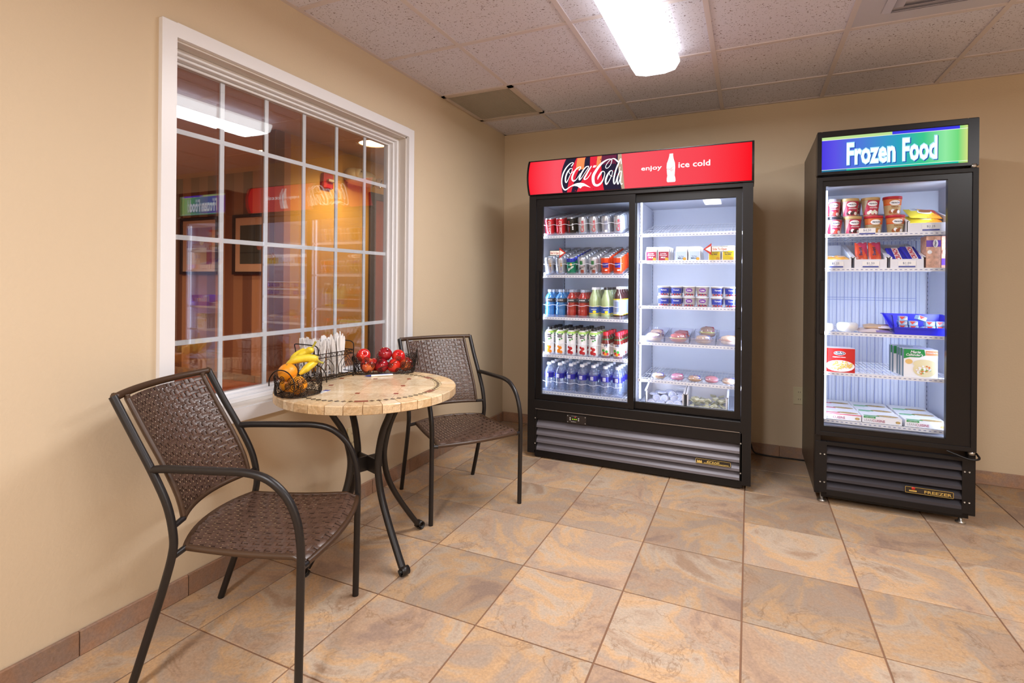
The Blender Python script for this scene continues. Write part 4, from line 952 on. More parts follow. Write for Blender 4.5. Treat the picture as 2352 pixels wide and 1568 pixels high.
def sport(k, c):
    return bottle('drink_bottle', SP, None, [liq(k, c)], [('cap', cap(.0145, .172, .018), M_capc if 0 else pm('cap_smoke', '9CA4B4', .3)), ('reflection_band', lambda p: (p.lathe([(.0346, .106), (.0348, .112), (.0344, .130)], 20, 0), put_text(p, 'POWERADE', lambda u, v: cyl(.0352)(u, .116 + v), .006, 1, width=.04, bold=.03)), [pm('sport_reflection', '3A3A42', .3), W_])])  # dark band is a reflection painted on, with the brand lettering over it
spB = sport('liquid_blue', '3E86C8'); spR = sport('liquid_red', 'B8322C')
LP = [(.001, .002), (.028, 0), (.033, .006), (.0335, .03), (.032, .04), (.0325, .08), (.034, .1), (.033, .125), (.024, .155), (.0135, .178), (.0125, .195)]
def lemon(capm): return bottle('drink_bottle', LP, None, [liq('liquid_lemon', 'C6D8A0', .7)], [('cap', cap(.0142, .192, .016), capm), ('label', lambda p: (p.lathe([(.0338, .034), (.0338, .084)], 20, 0), p.lathe([(.0341, .034), (.0341, .039)], 20, 1), p.lathe([(.0341, .080), (.0341, .084)], 20, 1), put_text(p, 'Minute Maid', lambda u, v: cyl(.0346)(u, .071 + v), .006, 2, width=.038, bold=.03), put_text(p, 'LEMONADE', lambda u, v: cyl(.0346)(u, .060 + v), .006, 3, width=.036, bold=.02), disc(p, cyl(.0346), .004, .048, .012, .008, 1)), [pm('lemon_blue', '2C5AB0', .35), pm('lemon_yellow', 'E8D22E', .35), pm('print_dark', '3A3440', .3), W_])])
lmW = lemon(M_capw); lmK = lemon(M_capk)
tea = bottle('drink_bottle', [(.001, .002), (.028, 0), (.0325, .006), (.0325, .14), (.03, .158), (.0135, .185), (.0125, .205)], None, [liq('liquid_tea', '3E1E1E', .9)], [('cap', cap(.0145, .198, .017), M_capw), ('label', lambda p: (p.lathe([(.0330, .030), (.0330, .135)], 20, 0), p.lathe([(.0333, .030), (.0333, .035)], 20, 1), p.lathe([(.0333, .128), (.0333, .135)], 20, 1), patch(p, cyl(.0336), -.018, .014, .05, .118, 2, off=.0004), [p.box(-.0005, .0005, -.0005, .0005, 0, .001)]), [pm('tea_label', 'B8C4DC', .4), pm('lemon_yellow', 'E8D22E', .35), pm('tea_text', '8A96B8', .4)])])
Z3 = 'third left shelf'
rows([(spB, 'blue sports'), (spB, 'blue sports'), (spR, 'red sports'), (spR, 'red sports'), (lmW, 'white capped lemonade'), (lmK, 'black capped lemonade'), (tea, 'dark tea')], X7, LZ[2], 4, .076, Z3, 'drink bottles on the third left shelf', 'bottle', 'bottle')
JP = [(.001, .002), (.029, 0), (.033, .006), (.033, .05), (.031, .085), (.033, .12), (.033, .148), (.026, .163), (.017, .172)]
def juice(fruit, fk, txt):
    fm_ = pm(fk, fruit, .35)
    def lab(p):
        p.lathe([(.0332, .008), (.0334, .05), (.0316, .085), (.0334, .12), (.0334, .146), (.0272, .162)], 20, 0, mis=[0, 0, 0, 0, 2])
        f = cyl(.0338)
        put_text(p, txt, lambda u, v: f(u, .128 + v), .009, 5, width=.03, bold=.02); patch(p, f, -.016, .016, .122, .142, 3, off=.0004)
        put_text(p, 'Minute Maid', lambda u, v: f(u, .129 + v, FACE, .0012), .007, 0, width=.028, bold=.03)
        for (u, v, a, b) in ((-.006, .030, .013, .014), (.010, .022, .011, .012), (.004, .052, .012, .011), (-.010, .060, .007, .008)): disc(p, f, u, v, a, b, 1, off=.0008 + u * .01)
        for (u, v) in ((-.016, .150), (.014, .118), (.0, .112), (.018, .150)): disc(p, f, u, v - .004, .006, .005, 4, off=.0006)
    return bottle('juice_bottle', JP, None, [pm('juice_body', 'D8D4C8', .3)], [('cap', cap(.0165, .172, .018), M_capk), ('label', lab, [W_, fm_, pm('leaf_lime', 'A8D84A', .35), pm('print_dark', '3A3440', .3), pm('leaf_green', '3E9A3A', .4), pm('print_dark', '3A3440', .3)])])
juO = juice('F08A1E', 'fruit_orange', 'ORANGE'); juA = juice('B8242C', 'fruit_red', 'APPLE')
def v8lab(p):
    p.lathe([(.0316, .018), (.0316, .095)], 20, 0); p.lathe([(.0262, .118), (.0262, .128)], 20, 3); f = cyl(.032); put_text(p, 'V8', lambda u, v: f(u, .074 + v, FACE, .001), .022, 2, width=.026, bold=.03)
    for (u, v, k) in ((-.010, .035, 1), (.008, .045, 4), (.0, .028, 5), (.014, .030, 1), (-.014, .052, 4)): disc(p, f, u, v, .009, .009, k, off=.0008 + .0001 * k)
v8 = bottle('juice_bottle', [(.001, .002), (.027, 0), (.0312, .006), (.0312, .1), (.027, .112), (.0255, .13), (.018, .145), (.016, .152)], None, [pm('juice_dark', '6A1E1A', .25)], [('cap', cap(.0175, .148, .024), M_capr), ('label', v8lab, [pm('v8_label', 'E4D8D0', .35), pm('fruit_red', 'B8242C', .35), pm('print_navy', '2A3458', .35), pm('band_green', '2E7A4A', .35), pm('leaf_green', '3E9A3A', .4), pm('fruit_orange', 'F08A1E', .35)])])
rows([(juO, 'orange juice'), (juO, 'orange juice'), (juA, 'apple juice'), (juA, 'apple juice'), (juA, 'apple juice'), (v8, 'red capped vegetable juice'), (v8, 'red capped vegetable juice')], X7, LZ[3], 4, .074, 'fourth left shelf', 'juice bottles on the fourth left shelf', 'bottle', 'bottle')
WP = [(.001, .006), (.024, 0), (.031, .005)] + [(.0318 - .0012 * (k % 2), .012 + k * .0065) for k in range(12)] + [(.032, .092), (.032, .130), (.030, .142), (.022, .160), (.0125, .174), (.0125, .184)]
M_water = clear('water_clear', tint=(.93, .96, 1), ior=1.75, rough=.03, body=.13, bodycol='C4D0F0')
wat = bottle('water_bottle', WP, None, [M_water], [('cap', cap(.0145, .179, .016), M_capw), ('label', lambda p: (p.lathe([(.0325, .094), (.0325, .128)], 20, 0), patch(p, cyl(.033), -.016, .004, .099, .123, 1, off=.0004), put_text(p, 'pure life', lambda u, v: cyl(.033)(u + .002, .108 + v, FACE, .0009), .006, 0, width=.016)), [pm('water_label', '2A2A98', .35), pm('water_panel', 'C8CCE8', .4)])])
rows([(wat, 'blue labelled water')] * 7, X7, LZ[4], 4, .074, 'bottom left shelf', 'water bottles on the bottom left shelf', 'bottle', 'bottle')
# clear lane organisers with the white front rail
for i, (z, hh, nm) in enumerate(((LZ[0], .078, 'top can shelf'), (LZ[1], .078, 'second can shelf'), (LZ[2], .088, 'sports drink shelf'), (LZ[3], .085, 'juice shelf'), (LZ[4], .072, 'water shelf'))):
    t = thing('lane_organizer', 'clear plastic lane organizer with white wavy front rail on the ' + nm, 'organizer', (0, -.668, z), (TL if i < 2 else 0, 0, 0), 'lane organizers in the drink cooler')
    pts = []
    for k in range(7 * 8 + 1): u = k / 8; x = .6145 + u * .0785; pts.append((x, .012 + .0045 * cos(2 * PI * u), hh - .0035 * (1 - cos(2 * PI * u))))
    MB().tube(pts, .0014, 5).build('front_rail', M_wline, t)
    MB().box(.614, 1.165, .010, .0115, .002, .020).build('front_lip', M_crail, t)
    for k in range(8): MB().box(.6135 + k * .0785, .6147 + k * .0785, .012, .40, .002, .024).build('lane_divider', M_crail, t)

# ------------------------------------------------------------------ right side of the cooler
def carton(c1, c2, lines):
    q = MB(); a = .0335; h = .060; q.box(-a, a, -a, a, 0, h, 0); q.add([(-a, -a, h), (a, -a, h), (a, a, h), (-a, a, h), (-a, 0, h + .022), (a, 0, h + .022)], [(0, 1, 5, 4), (2, 3, 4, 5), (0, 4, 3), (1, 2, 5)], 0); q.box(-a, a, -.0012, .0012, h + .021, h + .030, 0)
    o = q.build('milk_carton', [W_]); p = MB(); p.box(-a + .004, a - .002, -a - .0004, -a, .004, h - .002, 0)
    for k, (s_, z, hh, wd) in enumerate(lines): put_text(p, s_, lambda u, v: (u, -a - .0009, z + v), hh, 1, width=wd, bold=.03)
    p.lathe([(.010, .0003), (.001, .0006)], 12, 2, T=Matrix.Translation((.020, -a - .0008, .012)) @ Matrix.Rotation(PI / 2, 4, 'X'))
    p.build('print', [c1, c2, pm('carton_spot', 'D8A030', .4)], o); o.location = (0, -50, 0); return o
caR = carton(pm('carton_maroon', '9C2440', .4), W_, [('Lowfat', .044, .006, .034), ('Chocolate', .034, .006, .044), ('MILK', .018, .009, .03)])
caB = carton(pm('carton_pale', 'BCD0EE', .4), pm('print_navy', '2A3458', .35), [('MILK', .012, .009, .038), ('Fat Free', .026, .005, .03)])
caY = carton(pm('carton_yellow', 'E8CE20', .4), pm('print_navy', '2A3458', .35), [('2% Reduced', .044, .006, .042), ('Fat Milk', .034, .006, .036)])
for c, (x, pr_, d, n) in enumerate([(1.342, caR, 'maroon', 3), (1.417, caR, 'maroon', 3), (1.523, caB, 'pale blue', 3), (1.600, caB, 'pale blue', 3), (1.713, caY, 'yellow', 2), (1.790, caY, 'yellow', 2)]):
    for r in range(n): place(pr_, (x + r * .002, -.628 + r * .071, RZ[1] + .001), '%s milk carton, %s, %s column, second right shelf' % (d, ORD[r] if r else 'in front', CN[c]), 'carton', 'milk cartons on the second right shelf')
def yog(kind):
    q = MB(); q.lathe([(.001, .001), (.030, 0), (.0365, .058), (.038, .058), (.038, .064), (.001, .0645)], 20, mis=[0, 0, 0, 1, 1]); o = q.build('yogurt_cup', [W_, pm('yog_lid', 'E4E6F0', .35)])
    p = MB(); R0 = .0345
    def fn(u, v, a=FACE, off=.0006): R_ = .030 + .0065 * v / .058; an = a + u / R_; return ((R_ + off) * cos(an), (R_ + off) * sin(an), v)
    if kind: patch(p, fn, -.040, .040, .020, .052, 0); put_text(p, 'Yogurt', lambda u, v: fn(u, .036 + v, FACE, .001), .009, 1, width=.036, bold=.03)
    else: disc(p, fn, 0, .040, .020, .012, 2); put_text(p, 'Lite', lambda u, v: fn(u, .036 + v, FACE, .001), .009, 1, width=.022, bold=.03)
    for k in range(7): disc(p, fn, -.024 + k * .008, .012 + .002 * (k % 2), .005, .005, 3 + k % 2, off=.0008)
    p.build('print', [pm('yog_blue', '2E40A8', .35), W_, pm('yog_purple', '7A3CA0', .35), pm('fruit_red', 'B8242C', .35), pm('berry_blue', '3A2A6A', .35)], o); o.location = (0, -50, 0); return o
yB, yW = yog(1), yog(0)
for c, (x, k) in enumerate([(1.415, yB), (1.490, yB), (1.567, yW), (1.644, yW), (1.729, yB), (1.805, yB)]):
    for tier in range(2):
        for r in range(2): place(k, (x, -.620 + r * .078, RZ[2] + .001 + tier * .0655), '%s yogurt cup, %s layer, %s row, %s column on the third right shelf' % ('blue' if k is yB else 'white', ('lower', 'upper')[tier], ('front', 'second')[r], CN[c]), 'yogurt', 'yogurt cups on the third right shelf')
# wrapped food
M_wrap = clear('cling_wrap', tint=(.96, .97, 1), ior=1.7, rough=.12, body=.14, bodycol='E4E8FF')
def lump(q, c, s, seed, mi=0, n=14, k=.12, T=None):
    r2 = random.Random(seed); ph = [r2.uniform(0, 6) for _ in range(6)]; m = n // 2 + 1; vs = []; fs = []
    for i in range(m + 1):
        th = PI * i / m
        for j in range(n):
            a = 2 * PI * j / n; d = 1 + k * (sin(3 * a + ph[0]) * .5 + sin(5 * a + 2 * th + ph[1]) * .5 + sin(4 * th + ph[2]) * .3) * sin(th)
            vs.append((c[0] + s[0] * d * sin(th) * cos(a), c[1] + s[1] * d * sin(th) * sin(a), c[2] - s[2] * d * cos(th)))
    for i in range(m):
        for j in range(n): a, b = i * n + j, i * n + (j + 1) % n; fs.append((a, b, b + n, a + n))
    q.add(vs, fs, mi, True, T)
def wrapped_food(label, loc, s, bun, fill, panel, word, seed, group, pan2=None, rz=0.0):
    t = thing('wrapped_sandwich', label, 'wrapped food', loc, (0, 0, rz), group); hx, hy, hz = s
    q = MB(); lump(q, (0, 0, hz * 1.35), (hx * .82, hy * .82, hz * .62), seed, 0, k=.05); lump(q, (0, 0, hz * .62), (hx * .86, hy * .86, hz * .55), seed + 1, 0, k=.05); q.build('bun', pm('bun_' + bun, bun, .5, var=.2, vscale=50), t)
    q = MB(); lump(q, (0, 0, hz * .98), (hx * .9, hy * .9, hz * .25), seed + 2, 0, k=.2); q.build('filling', pm('fill_' + fill, fill, .5, var=.3, vscale=60), t)
    if panel:
        q = MB(); x0, x1 = -hx * .15, hx * .8
        q.add([(x0, -hy * .78, hz * 1.25), (x1, -hy * .66, hz * 1.15), (x1 - .004, -hy * .15, hz * 1.9), (x0 - .004, -hy * .2, hz * 2.02)], [(0, 1, 2, 3)], 0)
        if word: put_text(q, word, lambda u, v: (x0 + (x1 - x0) * .5 + u, -hy * .74 + v * .5 - .001, hz * 1.33 + v * .9 + .001), .010, 1, width=(x1 - x0) * .8, bold=.03)
        q.build('label', [pm('panel_' + panel, panel, .35), W_], t)
    q = MB(); lump(q, (0, 0, hz), (hx * 1.04, hy * 1.05, hz), seed + 3, 0, 18, .07)
    for sg in (-1, 1): q.add([(sg * hx * .9, -hy * .3, hz * .8), (sg * (hx * 1.25), -hy * .5, hz * 1.1), (sg * (hx * 1.3), hy * .2, hz * .9), (sg * hx * .9, hy * .3, hz)], [(0, 1, 2, 3)], 0)
    q.build('wrapper', M_wrap, t); return t
G4 = 'wrapped sandwiches in clear trays'
EDG = [1.277, 1.428, 1.577, 1.727, 1.878]
for k in range(4):
    t = thing('clear_tray', 'clear plastic tray holding the %s on the fourth right shelf' % ('purple wrapped sandwich', 'red and yellow wrapped burger', 'pile of blue labelled burgers', 'orange wrapped roll')[k], 'tray', (0, 0, RZ[3] + .001), (0, 0, 0), 'clear sandwich trays'); a, b = EDG[k] + .004, EDG[k + 1] - .004
    MB().box(a, b, -.66, -.36, 0, .002).build('base', M_crail, t); 
    for x in (a, b - .002): MB().prism([(-.66, 0), (-.36, 0), (-.36, .075), (-.655, .045)], (x, x + .002), ax=0).build('side_wall', M_crail, t)
    MB().box(a, b, -.662, -.660, 0, .042).build('front_wall', M_crail, t); MB().box(a, b, -.36, -.358, 0, .075).build('back_wall', M_crail, t)
z4 = RZ[3] + .004
wrapped_food('purple striped wrapped sandwich in the first clear tray', (1.352, -.595, z4), (.056, .05, .030), 'C8A070', '8A5A70', '5A3A5C', 'BEEF', 3, G4)
wrapped_food('second purple wrapped sandwich lying behind in the first clear tray', (1.358, -.50, z4), (.054, .045, .036), 'B89070', '7A4A58', '6A4468', '', 5, G4)
wrapped_food('red and yellow wrapped burger in the second clear tray', (1.502, -.595, z4), (.058, .05, .030), 'C8401E', 'E8C040', 'A82020', 'MEGA', 8, G4)
wrapped_food('dark red wrapped burger lying behind in the second clear tray', (1.51, -.50, z4), (.056, .045, .036), '9A2E20', 'D86A30', '7A1A20', '', 11, G4)
wrapped_food('blue labelled wrapped burger in front of the third clear tray', (1.650, -.595, z4), (.055, .048, .028), 'C8A078', 'A06A50', '5A6AA8', 'CHEESE', 14, G4)
wrapped_food('brown bun burger on top of the pile in the third clear tray', (1.668, -.50, z4 + .030), (.052, .042, .036), '9A6A38', 'B8B040', '8A2030', '', 17, G4)
wrapped_food('pale orange wrapped roll in the fourth clear tray', (1.80, -.59, z4), (.062, .05, .030), 'E8C49A', 'D88A50', 'E09A50', 'TURKEY', 20, G4)
G5 = 'wrapped pastries on the fifth right shelf'; z5 = RZ[4] + .002
for k, (x, b, f, pn, wd, d) in enumerate([(1.385, 'D8B484', 'B08050', '2438C0', 'EGG', 'blue labelled wrapped muffin at the left end of the fifth right shelf'), (1.50, 'D87A98', 'E8C8D8', 'C82A80', 'HAM', 'pink wrapped pastry second from left on the fifth right shelf'), (1.603, 'C08A54', 'E0C08A', '2438C0', 'BACON', 'blue labelled wrapped muffin in the middle of the fifth right shelf'), (1.700, 'C86A70', 'E8B8B8', None, '', 'red and clear wrapped pastry fourth from left on the fifth right shelf'), (1.800, 'C89A70', 'E8D0A8', '4A5AB8', 'SAUSAGE', 'tan wrapped muffin at the right end of the fifth right shelf')]):
    wrapped_food(d, (x, -.60, z5), (.044, .042, .020 + .002 * (k % 2)), b, f, pn, wd, 30 + 4 * k, G5)
# open bins
def open_bin(label, x0, x1, y0, y1, z0, hf, hb, mat, front=None, group='white open-front bins', lip=.012):
    t = thing('storage_bin', label, 'bin', ((x0 + x1) / 2, (y0 + y1) / 2, z0), (0, 0, 0), group); a, b = (x1 - x0) / 2, (y1 - y0) / 2; th = .003; front = front or hf * .55
    q = MB(); q.box(-a, a, -b, b, 0, th); q.box(-a, a, b - th, b, 0, hb)
    for sg in (-1, 1):
        xa, xb = (-a, -a + th) if sg < 0 else (a - th, a); q.prism([(-b, 0), (b, 0), (b, hb), (b - .03, hb), (-b, hf)], (xa, xb), ax=0)
        xa, xb = (-a - .004, -a + .007) if sg < 0 else (a - .007, a + .004); q.prism([(-b, hf - .004), (-b, hf + .002), (b - .03, hb + .002), (b, hb + .002), (b, hb - .004), (b - .03, hb - .004)], (xa, xb), ax=0)
    q.box(-a, a, -b, -b + th, 0, front); q.box(-a, -a + lip, -b, -b + th, front, hf).box(a - lip, a, -b, -b + th, front, hf)
    q.build('shell', mat, t); return t
M_bin = pm('bin_white', 'E6E8F2', .4)
zb = .407
open_bin('white open bin full of small round cream cups at the cooler bottom', 1.316, 1.550, -.672, -.43, zb, .098, .150, M_bin, .03)
open_bin('white open bin full of small butter packs at the cooler bottom', 1.562, 1.796, -.672, -.43, zb, .098, .150, M_bin, .03)
def cup(gr):
    q = MB(); q.lathe([(.001, 0), (.020, 0), (.026, .022), (.029, .022), (.029, .025), (.001, .0255)], 16, mis=[0, 0, 1, 1, 2]); q.lathe([(.018, .0258), (.020, .0268), (.022, .0258)], 16, 1)
    o = q.build('cream_cup', [pm('cup_body', gr, .35), pm('cup_rim', 'E8ECF8', .3), pm('cup_lid', 'BCC4E4', .3)]); o.location = (0, -50, 0); return o
cA, cB = cup('D4D8E8'), None
cps = [(-.085, -.095, .010, 1.15, 0), (-.030, -.098, .008, .2, 0), (.030, -.090, .012, 1.1, .3), (.085, -.085, .016, 1.2, -.2), (-.065, -.055, .032, .9, .5), (-.005, -.050, .034, 1.0, -.3), (.050, -.052, .036, 1.1, .4), (.095, -.045, .044, .9, -.5), (-.085, -.02, .040, .1, 0), (-.03, -.01, .052, .15, 0), (.035, -.01, .055, 1.0, .2), (.085, .0, .056, .12, 0), (-.06, .045, .04, .3, .3), (.01, .05, .05, .4, 0), (.075, .055, .048, .2, .8)]
CUPW = ['at front left', 'second at the front', 'third at the front', 'at front right', 'second row left', 'second row middle', 'second row right of middle', 'second row far right', 'third row left', 'third row left of middle', 'third row right of middle', 'third row right', 'back left', 'back middle', 'back right standing high']
for k, (dx, dy, dz, rx, rz_) in enumerate(cps): place(cA, (1.433 + dx * .95, -.551 + dy, zb + dz), 'white cream cup in the left bottom bin, ' + CUPW[k], 'cream cup', 'cream cups in the left bottom bin', (rx, 0, rz_))
q = MB(); q.box(-.016, .016, -.012, .012, 0, .010, 0, b=.002); q.box(-.0165, .0165, -.0125, .0125, .0085, .0098, 1); bt = q.build('butter_pack', [pm('butter_body', 'DDE0CC', .4), pm('butter_foil', 'C8C090', .3, .3)]); bt.location = (0, -50, 0)
for k in range(46):
    x = 1.679 + rnd.uniform(-.092, .092); y = -.551 + rnd.uniform(-.10, .07); z = zb + .005 + max(0, min(1, (k // 12) / 3)) * .05 + rnd.uniform(0, .008)
    place(bt, (x, y, z), 'small pale green butter pack in the heap in the right bottom bin', 'butter pack', 'butter packs in the right bottom bin', (rnd.uniform(-.5, .6), rnd.uniform(-.4, .4), rnd.uniform(0, 3)))

# ------------------------------------------------------------------ freezer contents
def pint(c_lid, c_body, c_mid, flavour, oval=True, low=None, patt=None):
    q = MB(); q.lathe([(.001, .001), (.0335, 0), (.0415, .084), (.0435, .084), (.0440, .097), (.043, .099), (.001, .099)], 26, mis=[0, 0, 1, 1, 1, 1]); o = q.build('ice_cream_tub', [pm('tub_' + c_body, c_body, .3), pm('lid_' + c_lid, c_lid, .35)])
    p = MB()
    def fn(u, v, a=FACE + .12, off=.0005): R_ = .0335 + .008 * v / .084; an = a + u / R_; return ((R_ + off) * cos(an), (R_ + off) * sin(an), v)
    mats = [W_, pm('mid_' + c_mid, c_mid, .35), pm('print_navy', '2A3458', .35), pm('low_' + (low or c_mid), low or c_mid, .35), pm('pat_' + (patt or c_mid), patt or c_mid, .4)]
    if patt:
        patch(p, fn, -.06, .06, .056, .0835, 4, off=.0002); patch(p, fn, -.06, .06, .052, .058, 1, off=.0004)
    else: patch(p, fn, -.034, .034, .005, .082, 1, slant=.012, off=.0003)
    disc(p, fn, 0, .064, .024, .0135, 0, off=.0013); put_text(p, 'Häagen-Dazs', lambda u, v: fn(u, .061 + v, FACE + .12, .0017), .0075, 2, width=.042, bold=.03)
    put_text(p, flavour, lambda u, v: fn(u, .040 + v, FACE + .12, .0012), .0085, 0 if not patt else 3, width=min(.040, .0055 * len(flavour)), bold=.01)
    for k in range(5): disc(p, fn, -.018 + k * .009, .016 + .006 * (k % 2), .008, .009, (3, 0)[k % 3 == 1], off=.0009 + .0001 * k)
    p.build('print', mats, o); o.location = (0, -50, 0); return o
pS = pint('8A8490', 'D8C4B8', 'B02444', 'strawberry', low='D84A3A'); pC = pint('C8A870', 'D0B8A8', 'B02444', 'chocolate', low='4A2A28'); pV = pint('C8A870', 'D8CCB0', 'B82848', 'vanilla', low='E8EBD8')
pV2 = pint('C02438', 'EAD8A8', 'D8582C', 'vanilla', low='C88A40', patt='D87A40'); pB = pint('C02438', 'E8D4A4', 'D8582C', 'butter pecan', low='A0582C', patt='D87A40'); pS2 = pint('2E2A34', 'D8C4B8', 'B02444', 'strawberry', low='D84A3A')
FG = 'ice cream tubs on the top freezer shelf'; z1 = FZ[0] + .001
for x, p_, tier, d in [(2.331, pS2, 0, 'strawberry ice cream tub with black lid, lower left'), (2.421, pC, 0, 'chocolate ice cream tub with tan lid, lower layer'), (2.517, pV2, 0, 'cream and orange vanilla ice cream tub with red lid, lower layer'), (2.614, pB, 0, 'butter pecan ice cream tub with red lid, lower layer'), (2.323, pS, 1, 'strawberry ice cream tub with grey lid, upper left'), (2.408, pC, 1, 'chocolate ice cream tub with tan lid, upper layer'), (2.503, pV, 1, 'maroon vanilla ice cream tub with tan lid, upper layer'), (2.601, pB, 1, 'butter pecan ice cream tub with red lid, upper layer')]:
    place(p_, (x, -.61, z1 + tier * .0992), d, 'ice cream', FG)
for x, p_, tier, d in [(2.345, pS, 0, 'strawberry tub behind the front one, lower left'), (2.435, pC, 0, 'chocolate tub behind the lower chocolate one'), (2.53, pV, 0, 'vanilla tub behind the lower vanilla one'), (2.345, pS, 1, 'strawberry tub behind the upper strawberry one'), (2.435, pC, 1, 'chocolate tub behind the upper chocolate one')]:
    place(p_, (x, -.515, z1 + tier * .0992), d, 'ice cream', FG)
def price_card(x, z, y, txt, label):
    t = MB(); t.box(-.038, .038, -.001, 0, 0, .034, b=.0003); o = t.build('price_card', W_, loc=(x, y, z)); tag(o, label, 'price tag', 'price cards in the freezer')
    p = MB(); put_text(p, txt, lambda u, v: (u, -.0014, .018 + v), .0105, 0, width=.035, bold=.0); put_text(p, 'This Item', lambda u, v: (u, -.0014, .0115 + v), .0035, 0, width=.018); p.box(-.036, .036, -.0014, -.001, .001, .008, 1); p.build('print', [pm('price_blue', '4A5A88', .4), pm('price_band', '3A4AA0', .4)], o)
BG = 'white freezer bins'
b1 = open_bin('white bin of yellow cookie packs on the top freezer shelf', 2.655, 2.850, -.665, -.30, z1, .062, .150, M_bin, .050, BG)
price_card(2.755, z1 + .008, -.667, '$2.25', 'price card reading $2.25 on the cookie bin'); price_card(2.478, z1 - .004, -.674, '$4.50', 'price card reading $4.50 under the ice cream tubs')
def pouch(label, loc, rot, hx, hy, hz, cols, word, group, cat, seed=0, name='snack_pouch', extra=None):
    t = thing(name, label, cat, loc, rot, group); q = MB(); n = 10; vs = []; fs = []; r2 = random.Random(seed)
    for s_ in (1, -1):
        for i in range(n + 1):
            for j in range(n + 1):
                u, v = 2 * i / n - 1, 2 * j / n - 1; e = max(0, (1 - abs(u) ** 3)) * max(0, (1 - abs(v) ** 3)); z = hz * (e ** .5) * (1 + .25 * sin(5 * u + seed) * cos(4 * v + seed)); vs.append((u * hx * (1 + .03 * (j % 2) * (abs(u) == 1)), v * hy, s_ * z))
    N = (n + 1) ** 2
    for s_ in range(2):
        for i in range(n):
            for j in range(n):
                a = s_ * N + i * (n + 1) + j; f = (a, a + n + 1, a + n + 2, a + 1); fs.append(f if s_ == 0 else f[::-1])
    o_ = len(q.f); q.add(vs, fs, 0, True)
    for k in range(n * n):
        i, j = k // n, k % n; q.m[o_ + k] = 1 if (i + j * 1.2 > n * 1.25) else (2 if (i - j) > 4 else 0)
    q.build('wrapper', [pm('pouch_' + c, c, .28) for c in cols], t)
    top = lambda u, v: (u, v, hz * (max(0, 1 - abs(u / hx) ** 3) * max(0, 1 - abs(v / hy) ** 3)) ** .5 * (1 + .25 * sin(5 * u / hx + seed) * cos(4 * v / hy + seed)) + .0015)
    p = MB()
    if extra: extra(p, top)
    elif word: put_text(p, word, lambda u, v: top(u, v - .006), .016, 0, width=hx * 1.3, bold=.03)
    p.build('print', [W_, pm('pr_brown', 'A8683A', .5), pm('print_red', 'C0203C', .3), pm('print_navy', '2A3458', .35)], t) if p.v else None
    return t
def cookie_print(p, top):
    p.poly([top(.006 + .034 * cos(a), .0 + .026 * sin(a)) for a in [2 * PI * i / 16 for i in range(16)]], 0); p.poly([tuple(Vector(top(.008 + .028 * cos(a), .006 + .020 * sin(a))) + Vector((0, 0, .0012))) for a in [2 * PI * i / 16 for i in range(16)]], 1)
    p.poly([top(x, y) for x, y in ((-.055, .010), (-.018, .018), (-.016, .046), (-.052, .040))], 0); put_text(p, 'TOLL', lambda u, v: tuple(Vector(top(-.036 + u, .030 + v)) + Vector((0, 0, .001))), .009, 3, width=.026, bold=.02); put_text(p, 'HOUSE', lambda u, v: tuple(Vector(top(-.036 + u, .018 + v)) + Vector((0, 0, .001))), .009, 3, width=.030, bold=.02)
CG = 'cookie packs in the top freezer bin'
for k, (dz, ry, rz_, d) in enumerate([(.030, 0, .1, 'bottom yellow and orange cookie pack in the freezer bin'), (.052, .1, -.08, 'middle yellow cookie pack in the freezer bin'), (.080, -.05, .12, 'tilted cookie ice cream pack with a cookie picture in the freezer bin'), (.115, .05, .2, 'rear upper orange cookie pack in the freezer bin')]):
    pouch(d, (2.750 + .004 * k, -.555 + .022 * k, z1 + dz), (.55 if k > 1 else .25, ry, rz_), .075, .056, .012, ('E8D03A', 'D8402A', 'E89A30'), '', CG, 'cookies', k, extra=cookie_print)
z2 = FZ[1] + .001
open_bin('white bin with orange snack packs, leftmost on the second freezer shelf', 2.282, 2.412, -.665, -.30, z2, .062, .150, M_bin, .050, BG); price_card(2.335, z2 + .006, -.667, '$1.25', 'price card reading $1.25 on the leftmost bin')
open_bin('white bin with two red striped snack packs on the second freezer shelf', 2.420, 2.572, -.665, -.30, z2, .062, .150, M_bin, .050, BG); price_card(2.496, z2 + .006, -.667, '$1.50', 'price card reading $1.50 on the middle bin')
open_bin('white bin with blue chocolate packs on the second freezer shelf', 2.580, 2.730, -.665, -.30, z2, .062, .150, M_bin, .050, BG); price_card(2.655, z2 + .006, -.667, '$1.00', 'price card reading $1.00 on the right bin')
for k in range(2): pouch(['orange and grey snack pack, left one in the leftmost bin', 'orange and grey snack pack, right one in the leftmost bin'][k], (2.318 + .055 * k, -.60, z2 + .062), (.3, 0, .15), .030, .045, .007, ('E09A3A', '8A8A90', 'E8B060'), 'ICE', 'orange snack packs', 'snack', 40 + k)
def stripe_print(p, top):
    for k in range(4): p.poly([top(x, y) for x, y in ((-.030 + k * .015, -.06), (-.022 + k * .015, -.06), (-.012 + k * .013, .06), (-.02 + k * .013, .06))], (0, 2)[k % 2])
    put_text(p, 'Swirl', lambda u, v: tuple(Vector(top(.004 - v * .8, u)) + Vector((0, 0, .001))), .018, 3, width=.05, bold=.03)
for k in range(2): pouch(['red striped ice cream pack, left one in the middle bin', 'red striped ice cream pack, right one in the middle bin'][k], (2.466 + .062 * k, -.585, z2 + .092), (1.15, 0, -.05), .028, .060, .009, ('C8482C', 'B83A60', 'D8603A'), '', 'striped ice cream packs', 'snack', 50 + k, extra=stripe_print)
